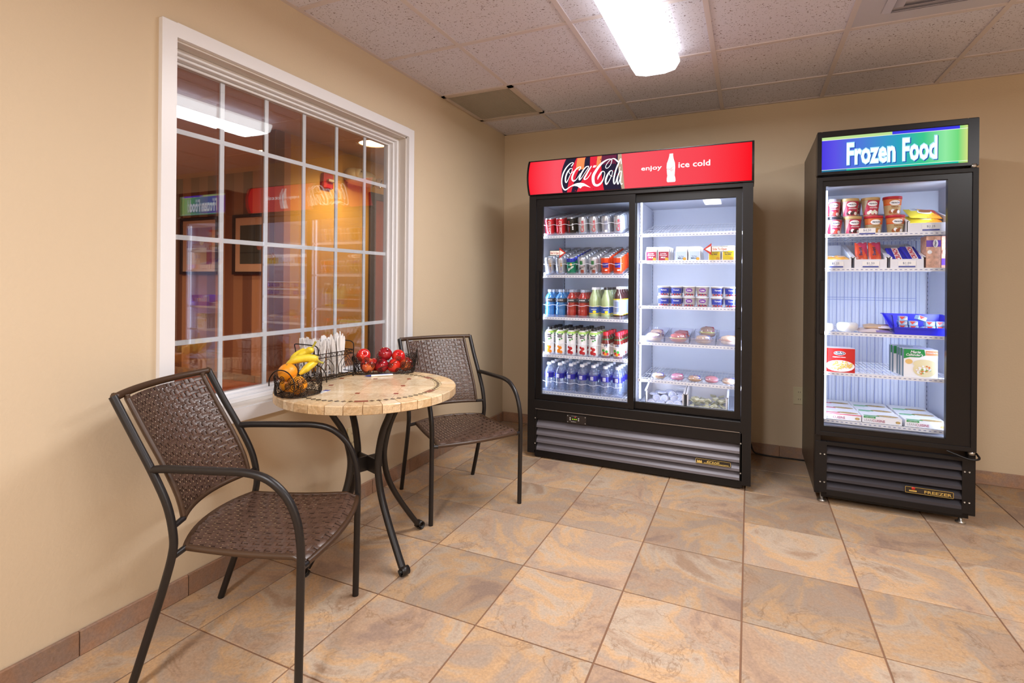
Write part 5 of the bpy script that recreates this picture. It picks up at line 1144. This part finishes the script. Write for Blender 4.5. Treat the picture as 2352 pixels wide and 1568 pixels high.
def crunch(label, loc, rot):
    t = thing('chocolate_pack', label, 'snack', loc, rot, 'blue chocolate packs'); MB().box(-.035, .035, -.055, .055, -.008, .008, b=.004).build('wrapper', pm('crunch_blue', '2A2CA8', .3), t)
    p = MB(); p.add([(-.018, -.05, .0085), (.012, -.05, .0085), (.020, .052, .0085), (-.010, .052, .0085)], [(0, 1, 2, 3)], 0); put_text(p, 'CRUNCH', lambda u, v: (.010 - v + (u * .08), u, .0092), .022, 1, width=.092, bold=.04); p.build('print', [W_, pm('print_red', 'C0203C', .3)], t)
crunch('blue chocolate pack with red letters, left one in its bin', (2.622, -.60, z2 + .073), (.75, 0, .25)); crunch('blue chocolate pack with red letters, right one in its bin', (2.690, -.59, z2 + .080), (.75, 0, .3))
def treat_box(label, x, y, band_z):
    t = thing('ice_cream_box', label, 'food box', (x, y, z2), (0, 0, 0), 'pink ice cream boxes'); MB().box(-.030, .030, -.05, .05, 0, .168, b=.001).build('carton', pm('box_pink', 'D8A890', .45, var=.25, vscale=70), t)
    p = MB(); p.box(-.030, .030, -.0508, -.050, band_z, band_z + .034, 0); p.lathe([(.001, .0012), (.011, .001)], 16, 1, T=Matrix.Translation((.008, -.0505, band_z + .017)) @ Matrix.Rotation(PI / 2, 4, 'X') @ Matrix.Diagonal((1, 1.9, 1, 1)))
    put_text(p, 'Häagen', lambda u, v: (.010 - v, -.052, band_z + .017 + u), .008, 2, width=.030, bold=.02); p.lathe([(.001, .0012), (.010, .001)], 14, 1, T=Matrix.Translation((-.016, -.0505, .085)) @ Matrix.Rotation(PI / 2, 4, 'X')); p.build('print', [pm('box_purple', '6A44B0', .4), W_, pm('print_navy', '2A3458', .35)], t)
treat_box('pink ice cream box with purple band near its top', 2.768, -.610, .112); treat_box('pink ice cream box with purple band at its bottom, against the right wall', 2.8325, -.605, .018)
z3 = FZ[2] + .001
def paper_wrap(label, x, s, seed):
    t = thing('paper_wrapped_roll', label, 'wrapped food', (x, -.60, z3), (0, 0, 0), 'white paper wrapped rolls'); q = MB(); lump(q, (0, 0, s[2]), s, seed, 0, 22, .08)
    for i, (px, py, pz) in enumerate(q.v): q.v[i] = (max(-s[0] * .85, min(s[0] * .85, px)), py, max(.0, min(s[2] * 1.75, pz)))
    q.build('paper', pm('white_paper', 'F0F0F2', .5, bump=.5, bscale=60), t)
paper_wrap('white paper wrapped roll at the left end of third freezer shelf', 2.305, (.036, .045, .026), 61); paper_wrap('larger white paper wrapped roll beside it on third freezer shelf', 2.402, (.056, .055, .031), 67)
pouch('brown and white cookie packet lying on the third freezer shelf', (2.525, -.60, z3 + .014), (.1, 0, .05), .078, .050, .013, ('D8C8C8', '9A6A48', '8A7AB0'), 'COOKIE', 'flat cookie packets', 'cookies', 71); pouch('brown cookie packet on top of the flat packet on the third freezer shelf', (2.545, -.585, z3 + .036), (.15, 0, -.1), .065, .042, .010, ('C8A888', '7A4A34', 'E0D8E0'), '', 'flat cookie packets', 'cookies', 73)
t = thing('blue_tray', 'blue plastic tray filled with small light blue boxes in the freezer', 'tray', (2.722, -.565, z3)); q = MB(); th = .003; a0, a1, b0, b1, hh = .112, .130, .085, .100, .105
def tb_ring(za, ax_, ay_, zb_, bx_, by_, mi=0): 
    v = [(-ax_, -ay_, za), (ax_, -ay_, za), (ax_, ay_, za), (-ax_, ay_, za), (-bx_, -by_, zb_), (bx_, -by_, zb_), (bx_, by_, zb_), (-bx_, by_, zb_)]; return v
v = tb_ring(0, a0, b0, hh, a1, b1); v2 = tb_ring(.003, a0 - th, b0 - th, hh, a1 - th, b1 - th)
q.add(v, [(3, 2, 1, 0), (1, 2, 6, 5), (2, 3, 7, 6), (3, 0, 4, 7)]); q.add(v2, [(0, 1, 2, 3), (5, 6, 2, 1), (6, 7, 3, 2), (7, 4, 0, 3)])
q.add([(-a0, -b0, 0), (a0, -b0, 0), (a0 + .004, -b0 - .003, .034), (-a0 - .004, -b0 - .003, .034)], [(0, 1, 2, 3)]); q.box(-a0 - .006, a0 + .006, -b0 - .006, -b0 + .0, .034, .042)
q.box(-a1 - .012, a1 + .012, b1 - .002, b1 + .003, hh - .003, hh)
for sg in (-1, 1): q.prism([(-b0 - .006, .036), (b1, hh - .004), (b1, hh + .001), (-b0 - .006, .044)], (sg * a1 - .006, sg * a1 + .006), ax=0)
q.build('shell', pm('tray_blue', '2A2ED0', .3), t)
q = MB().box(-.019, .019, -.019, .019, 0, .023, 0, b=.0015); bbx = q.build('butter_box', [pm('pack_sky', 'A8CCF0', .4)]); p = MB(); p.add([(-.018, -.0194, .021), (.010, -.0194, .021), (-.006, -.0194, .005)], [(0, 2, 1)], 0); p.add([(-.015, -.017, .0234), (.015, -.017, .0234), (.0, .012, .0234)], [(0, 1, 2)], 0); p.add([(.0, -.0196, .004), (.018, -.0196, .004), (.018, -.0196, .019)], [(0, 1, 2)], 1); p.build('print', [pm('pack_red', 'E05048', .4), W_], bbx); bbx.location = (0, -50, 0)
for c, (x, n, yy) in enumerate([(2.650, 4, -.600), (2.694, 3, -.610), (2.765, 3, -.610), (2.810, 3, -.605)]):
    for r in range(n): place(bbx, (x + .003 * (r % 2), yy, z3 + .004 + r * .0236), 'light blue box with red wedge, %s from the bottom in the %s stack' % (['first', 'second', 'third', 'fourth'][r], CN[c]), 'food box', 'small light blue boxes in the blue tray', (0, 0, .05 * (r % 3 - 1)))
place(bbx, (2.7305, -.612, z3 + .022), 'light blue box wedged upright between two stacks in the blue tray', 'food box', 'small light blue boxes in the blue tray', (0, 1.2, 0)); place(bbx, (2.728, -.598, z3 + .078), 'light blue box tilted on top between two stacks in the blue tray', 'food box', 'small light blue boxes in the blue tray', (0, .35, .2))
z4f = FZ[3] + .001
def meal_box(label, x, y, hx, h, d, side_, prints, mats, group, name='frozen_meal_box', rot=(0, 0, 0), z=z4f):
    t = thing(name, label, 'food box', (x, y, z), rot, group); q = MB().box(-hx, hx, 0, d, 0, h, 0); q.box(-hx - .0004, -hx, .002, d - .002, .002, h - .002, 1); q.build('carton', [mats[0], pm(side_[0], side_[1], .45)], t); p = MB(); prints(p, hx, h); p.build('print', mats, t); return t
def ell(p, cx_, cz, rx, rz, mi, off): p.poly([(cx_ + rx * cos(a), -off, cz + rz * sin(a)) for a in [2 * PI * i / 20 for i in range(20)]], mi)
def mac(p, hx, h):
    p.box(-hx, hx, -.0006, 0, 0, h, 1); ell(p, -.002, h * .80, .028, .011, 2, .0012); ell(p, -.002, h * .80, .0255, .009, 3, .0015); put_text(p, "Stouffer's", lambda u, v: (-.002 + u, -.0019, h * .775 + v), .009, 0, width=.042, bold=.02, shear=.3); put_text(p, 'macaroni & cheese', lambda u, v: (-.004 + u, -.0012, h * .62 + v), .006, 0, width=.060, bold=.02)
    ell(p, .0, h * .27, hx * .98, h * .24, 0, .001); r2 = random.Random(5)
    for k in range(46):
        a = r2.uniform(0, 2 * PI); rr = r2.uniform(0, 1) ** .5; cx_, cz = hx * .82 * rr * cos(a), h * .29 + h * .17 * rr * sin(a); b = r2.uniform(0, PI)
        p.tube([(cx_ + .006 * cos(b + t_), -.0016, cz + .005 * sin(b + t_)) for t_ in (0, .8, 1.6, 2.4)], .0022, 5, 4 + k % 2)
MM = [W_, pm('meal_red', 'C01C1C', .35), W_, pm('oval_navy', '20203C', .35), pm('mac_yellow', 'F0C040', .4), pm('mac_light', 'F4D468', .4)]
for k in range(3): meal_box(['red macaroni box with yellow pasta picture, frontmost, on the fourth freezer shelf', 'red macaroni box directly behind the front one', 'red macaroni box third from the front, mostly hidden'][k], 2.363 - .004 * k, -.645 + .034 * k, .070, .132, .031, ('meal_red', 'C01C1C'), mac if k == 0 else (lambda p, hx, h: p.box(-hx, hx, -.0006, 0, h * .55, h, 1)), MM, 'red macaroni boxes')
def marie(p, hx, h):
    p.add([(-hx, -.001, h), (.015, -.001, h), (.020, -.001, h * .80), (-.005, -.001, h * .72), (-.045, -.001, h * .72), (-hx, -.001, h * .66)], [(0, 5, 4, 3, 2, 1)], 1); p.box(.022, hx, -.001, 0, h * .80, h * .96, 2)
    put_text(p, 'Marie', lambda u, v: (-.022 + u, -.0016, h * .86 + v), .014, 0, width=.044, bold=.02, shear=.3); put_text(p, "Callender's", lambda u, v: (-.026 + u, -.0016, h * .765 + v), .012, 0, width=.072, bold=.02, shear=.3); p.box(.025, hx - .003, -.0014, 0, h * .9, h * .905, 0)
    put_text(p, 'Chicken Pot Pie', lambda u, v: (.048 + u, -.0016, h * .875 + v), .006, 0, width=.046, bold=.02); ell(p, -.050, h * .56, .016, .013, 3, .0012); ell(p, .018, h * .30, .050, .040, 4, .0010); ell(p, .018, h * .50, .050, .022, 4, .0011); r2 = random.Random(9)
    for k in range(34):
        a = r2.uniform(0, 2 * PI); rr = r2.uniform(0, 1) ** .5; ell(p, .016 + .034 * rr * cos(a), h * .27 + .024 * rr * sin(a), .0045, .004, (0, 5, 6, 0)[k % 4], .0014 + .00003 * k)
MA = [W_, pm('meal_green', '149048', .35), pm('meal_peach', 'E8A070', .35), pm('meal_gold', 'E8C078', .4), pm('pie_cream', 'E8DCB0', .4), pm('carrot', 'E08048', .4), pm('pea', '8AB050', .4)]
for k in range(5): meal_box(['green and white pot pie box, frontmost on fourth freezer shelf', 'green and white pot pie box, second from the front', 'green and white pot pie box, third from the front', 'green and white pot pie box, fourth from the front', 'green and white pot pie box, rearmost'][k], 2.722 - (0, .004, .006, .016, .020)[k], -.645 + (0, .042, .083, .135, .180)[k], .072, .148, .038, ('meal_side', '6A8088'), marie if k == 0 else (lambda p, hx, h: p.box(-hx, .015, -.0006, 0, h * .72, h, 1)), MA, 'green and white pot pie boxes')
z5f = FZ[4] + .001
def lean(col, mk):
    def f(p, hx, h):
        p.box(-hx + .006, -hx + .06, -.0008, 0, h - .009, h, 1) if mk else p.box(-hx, hx, -.0008, 0, h - .005, h - .001, 1)
        put_text(p, 'LEAN', lambda u, v: (-hx + .026 + u, -.0014, .007 + v), .013, 2, width=.036); put_text(p, 'CUISINE', lambda u, v: (-hx + .074 + u, -.0014, .007 + v), .013, 3, width=.056, bold=.01)
        ell(p, hx - .018, .015, .014, .0095, 0, .001); ell(p, hx - .018, .014, .011, .0065, 4, .0014)
        if mk: put_text(p, 'CAFE CUISINE', lambda u, v: (-hx + .033 + u, -.0014, h - .007 + v), .0045, 0, width=.04)
        p.poly([(hx * .35 + .05 * cos(a), .035 + .022 * sin(a), h + .0004) for a in [2 * PI * i / 16 for i in range(16)]], 4); p.box(-hx + .01, hx * -.1, .01, .03, h, h + .0004, 1)
    return f
for c, (x, mk, cc) in enumerate([(2.376, 0, 'D83A60'), (2.558, 1, '1E9A48'), (2.748, 1, '1E9A48')]):
    MLs = [W_, pm('lean_' + cc, cc, .35), pm('lean_grey', 'A8A0A8', .4), pm('lean_plum', 'A83A60', .4), pm('lean_food', 'B89A60', .5, var=.4, vscale=120)]
    for r in range(3):
        meal_box('flat white %s striped meal box, %s, %s column, bottom freezer shelf' % ('pink' if not mk else 'green', ('in front', 'second from front', 'third from front')[r], ('left', 'middle', 'right')[c]), x - .004 * r, -.640 + .128 * r, .0885, .034, .122, ('lean_side', 'E0E0EA'), lean(cc, mk), MLs, 'flat meal boxes on the bottom freezer shelf', z=z5f)
tcard = price_card(2.55, z5f - .012, -.674, '$3.50', 'small price card under the flat meal boxes') if False else None

# ------------------------------------------------------------------ things on the round table
M_bwire = pm('basket_wire', '2A211C', .35, .5)
def spiral(c, r, ux, uz, turns=2.3, n=30, a0=0.0, sgn=1):
    return [Vector(c) + Vector(ux) * (r * (1 - .86 * i / n) * cos(a0 + sgn * 2 * PI * turns * i / n)) + Vector(uz) * (r * (1 - .86 * i / n) * sin(a0 + sgn * 2 * PI * turns * i / n)) for i in range(n + 1)]
def basket(label, loc, rz, hx, hy, h, flare, handle_end, seed):
    t = thing('wire_basket', label, 'basket', loc, (0, 0, rz), 'scrolled wire fruit baskets'); r2 = random.Random(seed); wr = .0015
    def ov(k, z): f = 1 + flare * z / h; return [Vector((hx * k * f * math.copysign(abs(cos(a)) ** .6, cos(a)), hy * k * f * math.copysign(abs(sin(a)) ** .6, sin(a)), z)) for a in [2 * PI * i / 40 for i in range(40)]]
    MB().tube(ov(1, .004), .0022, 6, closed=True).build('base_ring', M_bwire, t)
    q = MB()
    for x in [hx * (-.8 + .2 * i) for i in range(9)]: m = (1 - (abs(x) / hx) ** 3.3) ** (1 / 3.3) * hy; q.tube([(x, -m, .004), (x, m, .004)], wr, 5)
    q.build('base_wire', M_bwire, t, kind='stuff')
    q = MB(); P0 = ov(1, 0); L = 0; seg = []
    per = sum((P0[i] - P0[(i + 1) % 40]).length for i in range(40)); R_ = .0165; n = int(per / (R_ * 2.1))
    def at(s, z):
        s = s % 1 * 40; i = int(s); f_ = s - i; f = 1 + flare * z / h; a, b = P0[i % 40], P0[(i + 1) % 40]; p = a.lerp(b, f_); tg = (b - a).normalized(); return Vector((p.x * f, p.y * f, z)), tg
    for row in range(3):
        for k in range(n):
            s = (k + .5 * (row % 2)) / n; z = .017 + row * (h - .034) / 2 + r2.uniform(-.002, .002); c, tg = at(s, z); o_ = Vector((c.x / hx, c.y / hy, 0)).normalized(); uz = (Vector((0, 0, 1)) + o_ * flare * hx / h).normalized()
            rr = R_ * r2.uniform(.85, 1.05); a0 = r2.uniform(0, 6.28); q.tube(spiral(c, rr, tg, uz, 2.2, 22, a0, 1 if k % 2 else -1), wr, 5)
            if row < 2: c2, _ = at(s + .5 / n, z + (h - .034) / 2); d = Vector(c) + tg * rr * cos(a0) + uz * rr * sin(a0); q.tube([d, (d + c2) / 2 + o_ * .003, c2], wr, 5)
    q.build('scrollwork', M_bwire, t, kind='stuff')
    for e_ in handle_end:
        w_ = hy * (1 + flare) * .95; q = MB(); x = e_ * hx * (1 + flare); q.tube(cr([(x, -w_, h * .45), (x, -w_ * .95, h * .8), (x, -w_ * .55, h * 1.12), (x, 0, h * 1.22), (x, w_ * .55, h * 1.12), (x, w_ * .95, h * .8), (x, w_, h * .45)], 5), .0024, 6); q.build('handle', M_bwire, t)
    return t
def orange(label, loc, s=.038, rot=(0, 0, 0)):
    q = MB(); q.sphere((0, 0, 0), s, 24, sc=(1, 1, .95)); o = q.build('orange', pm('orange_peel', 'F29A1C', .32, 0, .6, .6, 260)); o.location = loc; o.rotation_euler = rot
    MB().lathe([(.001, s * .95 + .0008), (.003, s * .95), (.004, s * .94)], 8).build('stem_scar', pm('scar', '7A7A3A', .6), o); tag(o, label, 'orange', 'oranges in the wire basket')
bk = math.radians(88); BX, BY = .262, -2.456
basket('small black wire fruit basket with scrolls holding oranges and bananas', (BX, BY, TZ + .0015), bk, .076, .070, .088, .06, (-1, 1), 3)
orange('lower orange at the front of the small wire basket', (.292, -2.490, .768), .038); orange('upper orange resting on top at the left of the small wire basket', (.229, -2.480, .812), .037, (.3, .2, 0)); orange('orange half hidden at the bottom left of the small wire basket', (.213, -2.462, .763), .035)
def banana(label, pts, seed):
    P = cr(pts, 5); n = len(P); rr = [.0165 * min(1, .3 + 3.2 * i / n) * (1 if i < n * .80 else max(.28, 1 - (i / n - .80) * 4)) for i in range(n)]
    q = MB(); q.tube(P, rr, 6); o = q.build('banana', pm('banana_peel', 'E8CC34', .4, 0, .5, var=.12, vscale=60)); tag(o, label, 'banana', 'bananas in the wire basket')
    q = MB(); q.tube(P[:2], [.005, .0045], 8); q.build('tip', pm('banana_tip', '4A3A20', .7), o); q = MB(); d = (Vector(P[-1]) - Vector(P[-3])).normalized(); q.tube([Vector(P[-1]), Vector(P[-1]) + d * .016, Vector(P[-1]) + d * .026 + Vector((0, 0, .004))], [.0046, .0042, .005], 8); q.build('stem', pm('banana_stem', 'B0A840', .5), o)
banana('uppermost banana pointing its stem up beside the utensil caddy', [(.212, -2.425, .845), (.216, -2.405, .868), (.228, -2.385, .880), (.243, -2.378, .890), (.250, -2.374, .900)], 1)
banana('middle banana lying behind the upper orange', [(.212, -2.470, .842), (.236, -2.446, .858), (.256, -2.415, .862), (.272, -2.390, .858), (.282, -2.374, .848)], 2)
banana('lower right banana leaning out of the small wire basket', [(.262, -2.452, .802), (.272, -2.424, .822), (.272, -2.398, .834), (.266, -2.376, .842), (.262, -2.366, .846)], 3)
banana('rear banana with green tip behind the others', [(.178, -2.420, .838), (.180, -2.395, .862), (.190, -2.372, .876), (.198, -2.358, .882)], 4)
# utensil caddy
CXa, CXb, CYa, CYb, CH = .035, .172, -2.262, -2.035, .128
t = thing('utensil_caddy', 'black wire utensil caddy with arches holding plastic cutlery', 'caddy', (0, 0, TZ)); wr = .0019
for nm, z in (('top_ring', CH), ('upper_ring', CH - .017), ('lower_ring', .024), ('bottom_ring', .010)): MB().tube([(CXa, CYa, z), (CXb, CYa, z), (CXb, CYb, z), (CXa, CYb, z)], wr, 6, closed=True, smooth=False).build('ring', M_bwire, t)
ym = (CYa + CYb) / 2
MB().tube([(CXb, ym, .010), (CXb, ym, CH)], wr, 6).build('post', M_bwire, t); MB().tube([(CXa, ym, .010), (CXa, ym, CH)], wr, 6).build('post', M_bwire, t)
for y in (CYa, CYb): MB().tube(cr([(CXb, y, -.0) , (CXb, y, .03)], 2) + cr([(CXb, y, .06), (CXb, y, .10), (CXb, y, .150), (CXb - .008, y, .162), (CXb - .03, y, .168), (CXa + .02, y, .170), (CXa - .002, y, .168), (CXa - .004, y, .160), (CXa + .002, y, .13), (CXa, y, .03), (CXa, y, 0)], 5), .0026, 6).build('handle_frame', M_bwire, t)
for x in (CXa, CXb):
    for y in (CYa, CYb): MB().tube([(x, y + .0085 * cos(a), .0105 + .0085 * sin(a)) for a in [2 * PI * i / 12 for i in range(12)]], .002, 5, closed=True).build('scroll_foot', M_bwire, t)
q = MB()
def arch(a, b, fn):
    for k, w_ in ((1, 1), (.45, .55)):
        c, hw = (a + b) / 2, (b - a) / 2 * w_ * .86; top = .024 + (CH - .05) * (1 if k == 1 else .70); q.tube(cr([fn(c - hw, .024), fn(c - hw, .024 + (top - .024) * .5), fn(c - hw * .6, top - .016), fn(c, top), fn(c + hw * .6, top - .016), fn(c + hw, .024 + (top - .024) * .5), fn(c + hw, .024)], 4), .0014, 5)
def zig(a, b, z0, z1, fn, n): q.tube([fn(a + (b - a) * i / (2 * n), z1 if i % 2 else z0) for i in range(2 * n + 1)], .0011, 5)
for x in (CXb, CXa):
    f = lambda s, z, x=x: (x, s, z)
    for a, b in ((CYa, ym), (ym, CYb)): arch(a + .010, b - .01, f)
    zig(CYa, CYb, CH - .017, CH, f, 12); zig(CYa, CYb, .010, .024, f, 14)
for y in (CYa, CYb):
    f = lambda s, z, y=y: (s, y, z); arch(CXa + .004, (CXa + CXb) / 2, f); arch((CXa + CXb) / 2, CXb - .004, f); zig(CXa, CXb, CH - .017, CH, f, 7)
for i in range(8): x = CXa + (CXb - CXa) * (i + .5) / 8; q.tube([(x, CYa, .010), (x, CYb, .010)], .0012, 5)
q.build('arch_wire', M_bwire, t, kind='stuff')
M_cut = pm('white_plastic', 'ECEAEA', .3)
def cutlery(kind):
    q = MB(); L_ = .165
    def strip_(pts):
        vs = []; fs = []
        for i, (z, w_) in enumerate(pts):
            vs += [(-w_, -.0012, z), (w_, -.0012, z), (w_, .0012, z), (-w_, .0012, z)]
            if i:
                b = (i - 1) * 4
                for k in range(4): fs.append((b + k, b + (k + 1) % 4, b + 4 + (k + 1) % 4, b + 4 + k))
        m = len(pts) * 4 - 4; fs += [(3, 2, 1, 0), (m, m + 1, m + 2, m + 3)]; q.add(vs, fs, 0)
    if kind == 'knife': strip_([(0, .005), (.05, .0055), (.09, .004), (.10, .0075), (.14, .0085), (.160, .0065), (.170, .002)])
    elif kind == 'fork':
        strip_([(0, .0055), (.05, .005), (.10, .0035), (.118, .0045), (.128, .010), (.140, .0105)])
        for k in range(4): x = -.009 + k * .006; q.box(x - .0015, x + .0015, -.001, .001, .139, .163)
    else: strip_([(0, .0055), (.05, .005), (.10, .0035), (.115, .006), (.128, .0125), (.142, .0145), (.155, .011), (.162, .003)])
    o = q.build('plastic_' + kind, M_cut); o.location = (0, -50, 0); return o
ku = {k: cutlery(k) for k in ('knife', 'fork', 'spoon')}
r3 = random.Random(12); cnt = 0
SP4 = [((.065, -2.215), 'fork', 13, .0, 'rear left'), ((.135, -2.205), 'fork', 11, .0, 'front left'), ((.065, -2.09), 'spoon', 12, .0, 'rear right'), ((.132, -2.09), 'knife', 20, .012, 'front right')]
for (cx_, cy_), kd, n, up_, nm in SP4:
    for k in range(n):
        ta = r3.uniform(-.16, .16); tb_ = r3.uniform(-.15, .15); kk = 'knife' if (kd == 'fork' and k == 3 and nm == 'front left') else kd; cnt += 1
        place(ku[kk], (cx_ + r3.uniform(-.022, .022), cy_ + r3.uniform(-.034, .034), TZ + .016 + .022 * r3.random() ** 2 + up_ * r3.uniform(0, 1.2)), 'white plastic %s standing with others in the %s part of the caddy' % (kk, nm), kk, 'plastic cutlery in the caddy', (ta, tb_, r3.uniform(0, 3)))
# apple basket
ak = math.radians(39); AX, AY = .258, -1.906
basket('long black wire fruit basket with scrolls holding red apples', (AX, AY, TZ + .0015), ak, .140, .052, .094, .12, (1,), 8)
def apple_mat(k, c1, c2):
    m = pm('apple_' + k, c1, .16, 0, .6); nt = m.node_tree; b = nt.nodes['Principled BSDF']; L = nt.links.new; N = nt.nodes.new; tc = N('ShaderNodeTexCoord'); n = N('ShaderNodeTexNoise'); n.inputs['Scale'].default_value = 22; n.inputs['Detail'].default_value = 4; mp = N('ShaderNodeMapping'); mp.inputs['Scale'].default_value = (1, 1, .3)
    L(tc.outputs['Object'], mp.inputs[0]); L(mp.outputs[0], n.inputs['Vector']); r = N('ShaderNodeValToRGB'); r.color_ramp.elements[0].position = .42; r.color_ramp.elements[1].position = .68; r.color_ramp.elements[0].color = lin(c1); r.color_ramp.elements[1].color = lin(c2); L(n.outputs['Fac'], r.inputs[0]); L(r.outputs[0], b.inputs['Base Color']); return m
AM = [apple_mat('bright', 'C81A1E', 'D83A22'), apple_mat('deep', '8E1422', 'A82028'), apple_mat('streaky', 'A82420', 'D87038')]
def apple(label, x, y, z, s, mi, rot):
    c, s_ = cos(ak), sin(ak); q = MB(); q.lathe([(.0008, -.78), (.25, -.86), (.55, -.82), (.82, -.55), (.98, -.1), (1.0, .2), (.88, .6), (.6, .84), (.3, .86), (.12, .74), (.0008, .66)], 26, T=Matrix.Scale(s, 4)); o = q.build('apple', AM[mi]); o.location = (AX + x * c - y * s_, AY + x * s_ + y * c, TZ + z); o.rotation_euler = rot
    MB().tube([(0, 0, s * .66), (.001, 0, s * .9), (.003, .001, s * 1.12)], .0011, 6).build('stem', pm('apple_stem', '5A3A22', .6), o); tag(o, label, 'apple', 'apples in the wire basket')
apple('bright red apple on top at the left end of the apple basket', -.104, .004, .088, .034, 0, (.5, .9, 0))
apple('streaked dark red apple low at the front left of the apple basket', -.083, -.022, .042, .036, 2, (.9, .2, .6))
apple('deep red apple on top in the middle of the apple basket', .000, .010, .092, .034, 1, (.4, .6, .4))
apple('deep red apple low at the front, second from left', -.014, -.018, .040, .034, 1, (1.0, -.3, 0))
apple('bright red apple on top toward the right of the apple basket', .066, .004, .080, .033, 0, (.8, .6, 0))
apple('bright red apple low at the front, third from left', .044, -.022, .038, .033, 0, (.7, -.9, 0))
apple('orange streaked apple at the right end of the apple basket', .102, -.012, .042, .034, 2, (.3, .9, .3))
apple('red apple low at the back left of the apple basket', -.045, .026, .040, .033, 0, (.3, .2, 1.3))
# pen and card
t = thing('ballpoint_pen', 'white and blue ballpoint pen lying before the apple basket', 'pen', (.294, -1.990, TZ + .0052), (0, 0, math.radians(44.5)))
T = Matrix.Rotation(PI / 2, 4, 'Y'); MB().lathe([(.001, -.070), (.0032, -.058), (.0045, -.040), (.0045, .055), (.0035, .062), (.001, .063)], 12, T=T, mis=[1, 1, 0, 0, 0]).build('barrel', [W_, pm('pen_blue', '2A3E90', .3)], t); MB().box(-.0, .055, -.001, .001, .0045, .006).build('clip', pm('pen_blue', '2A3E90', .3), t)
t = thing('price_card', 'small white and blue card lying flat on the stone table top', 'card', (.3125, -2.372, TZ), (0, 0, math.radians(98)))
MB().box(-.032, .032, -.013, .013, .0004, .0012, 0).box(.012, .032, -.013, .013, .0012, .0014, 1).build('card', [W_, pm('price_band', '3A4AA0', .4)], t); p = MB(); put_text(p, 'TEA', lambda u, v: (-.012 + u, v - .002, .0016), .008, 0, width=.02, bold=.02); put_text(p, 'free item', lambda u, v: (-.012 + u, v - .009, .0016), .004, 0, width=.024); p.build('print', pm('print_navy', '2A3458', .35), t)
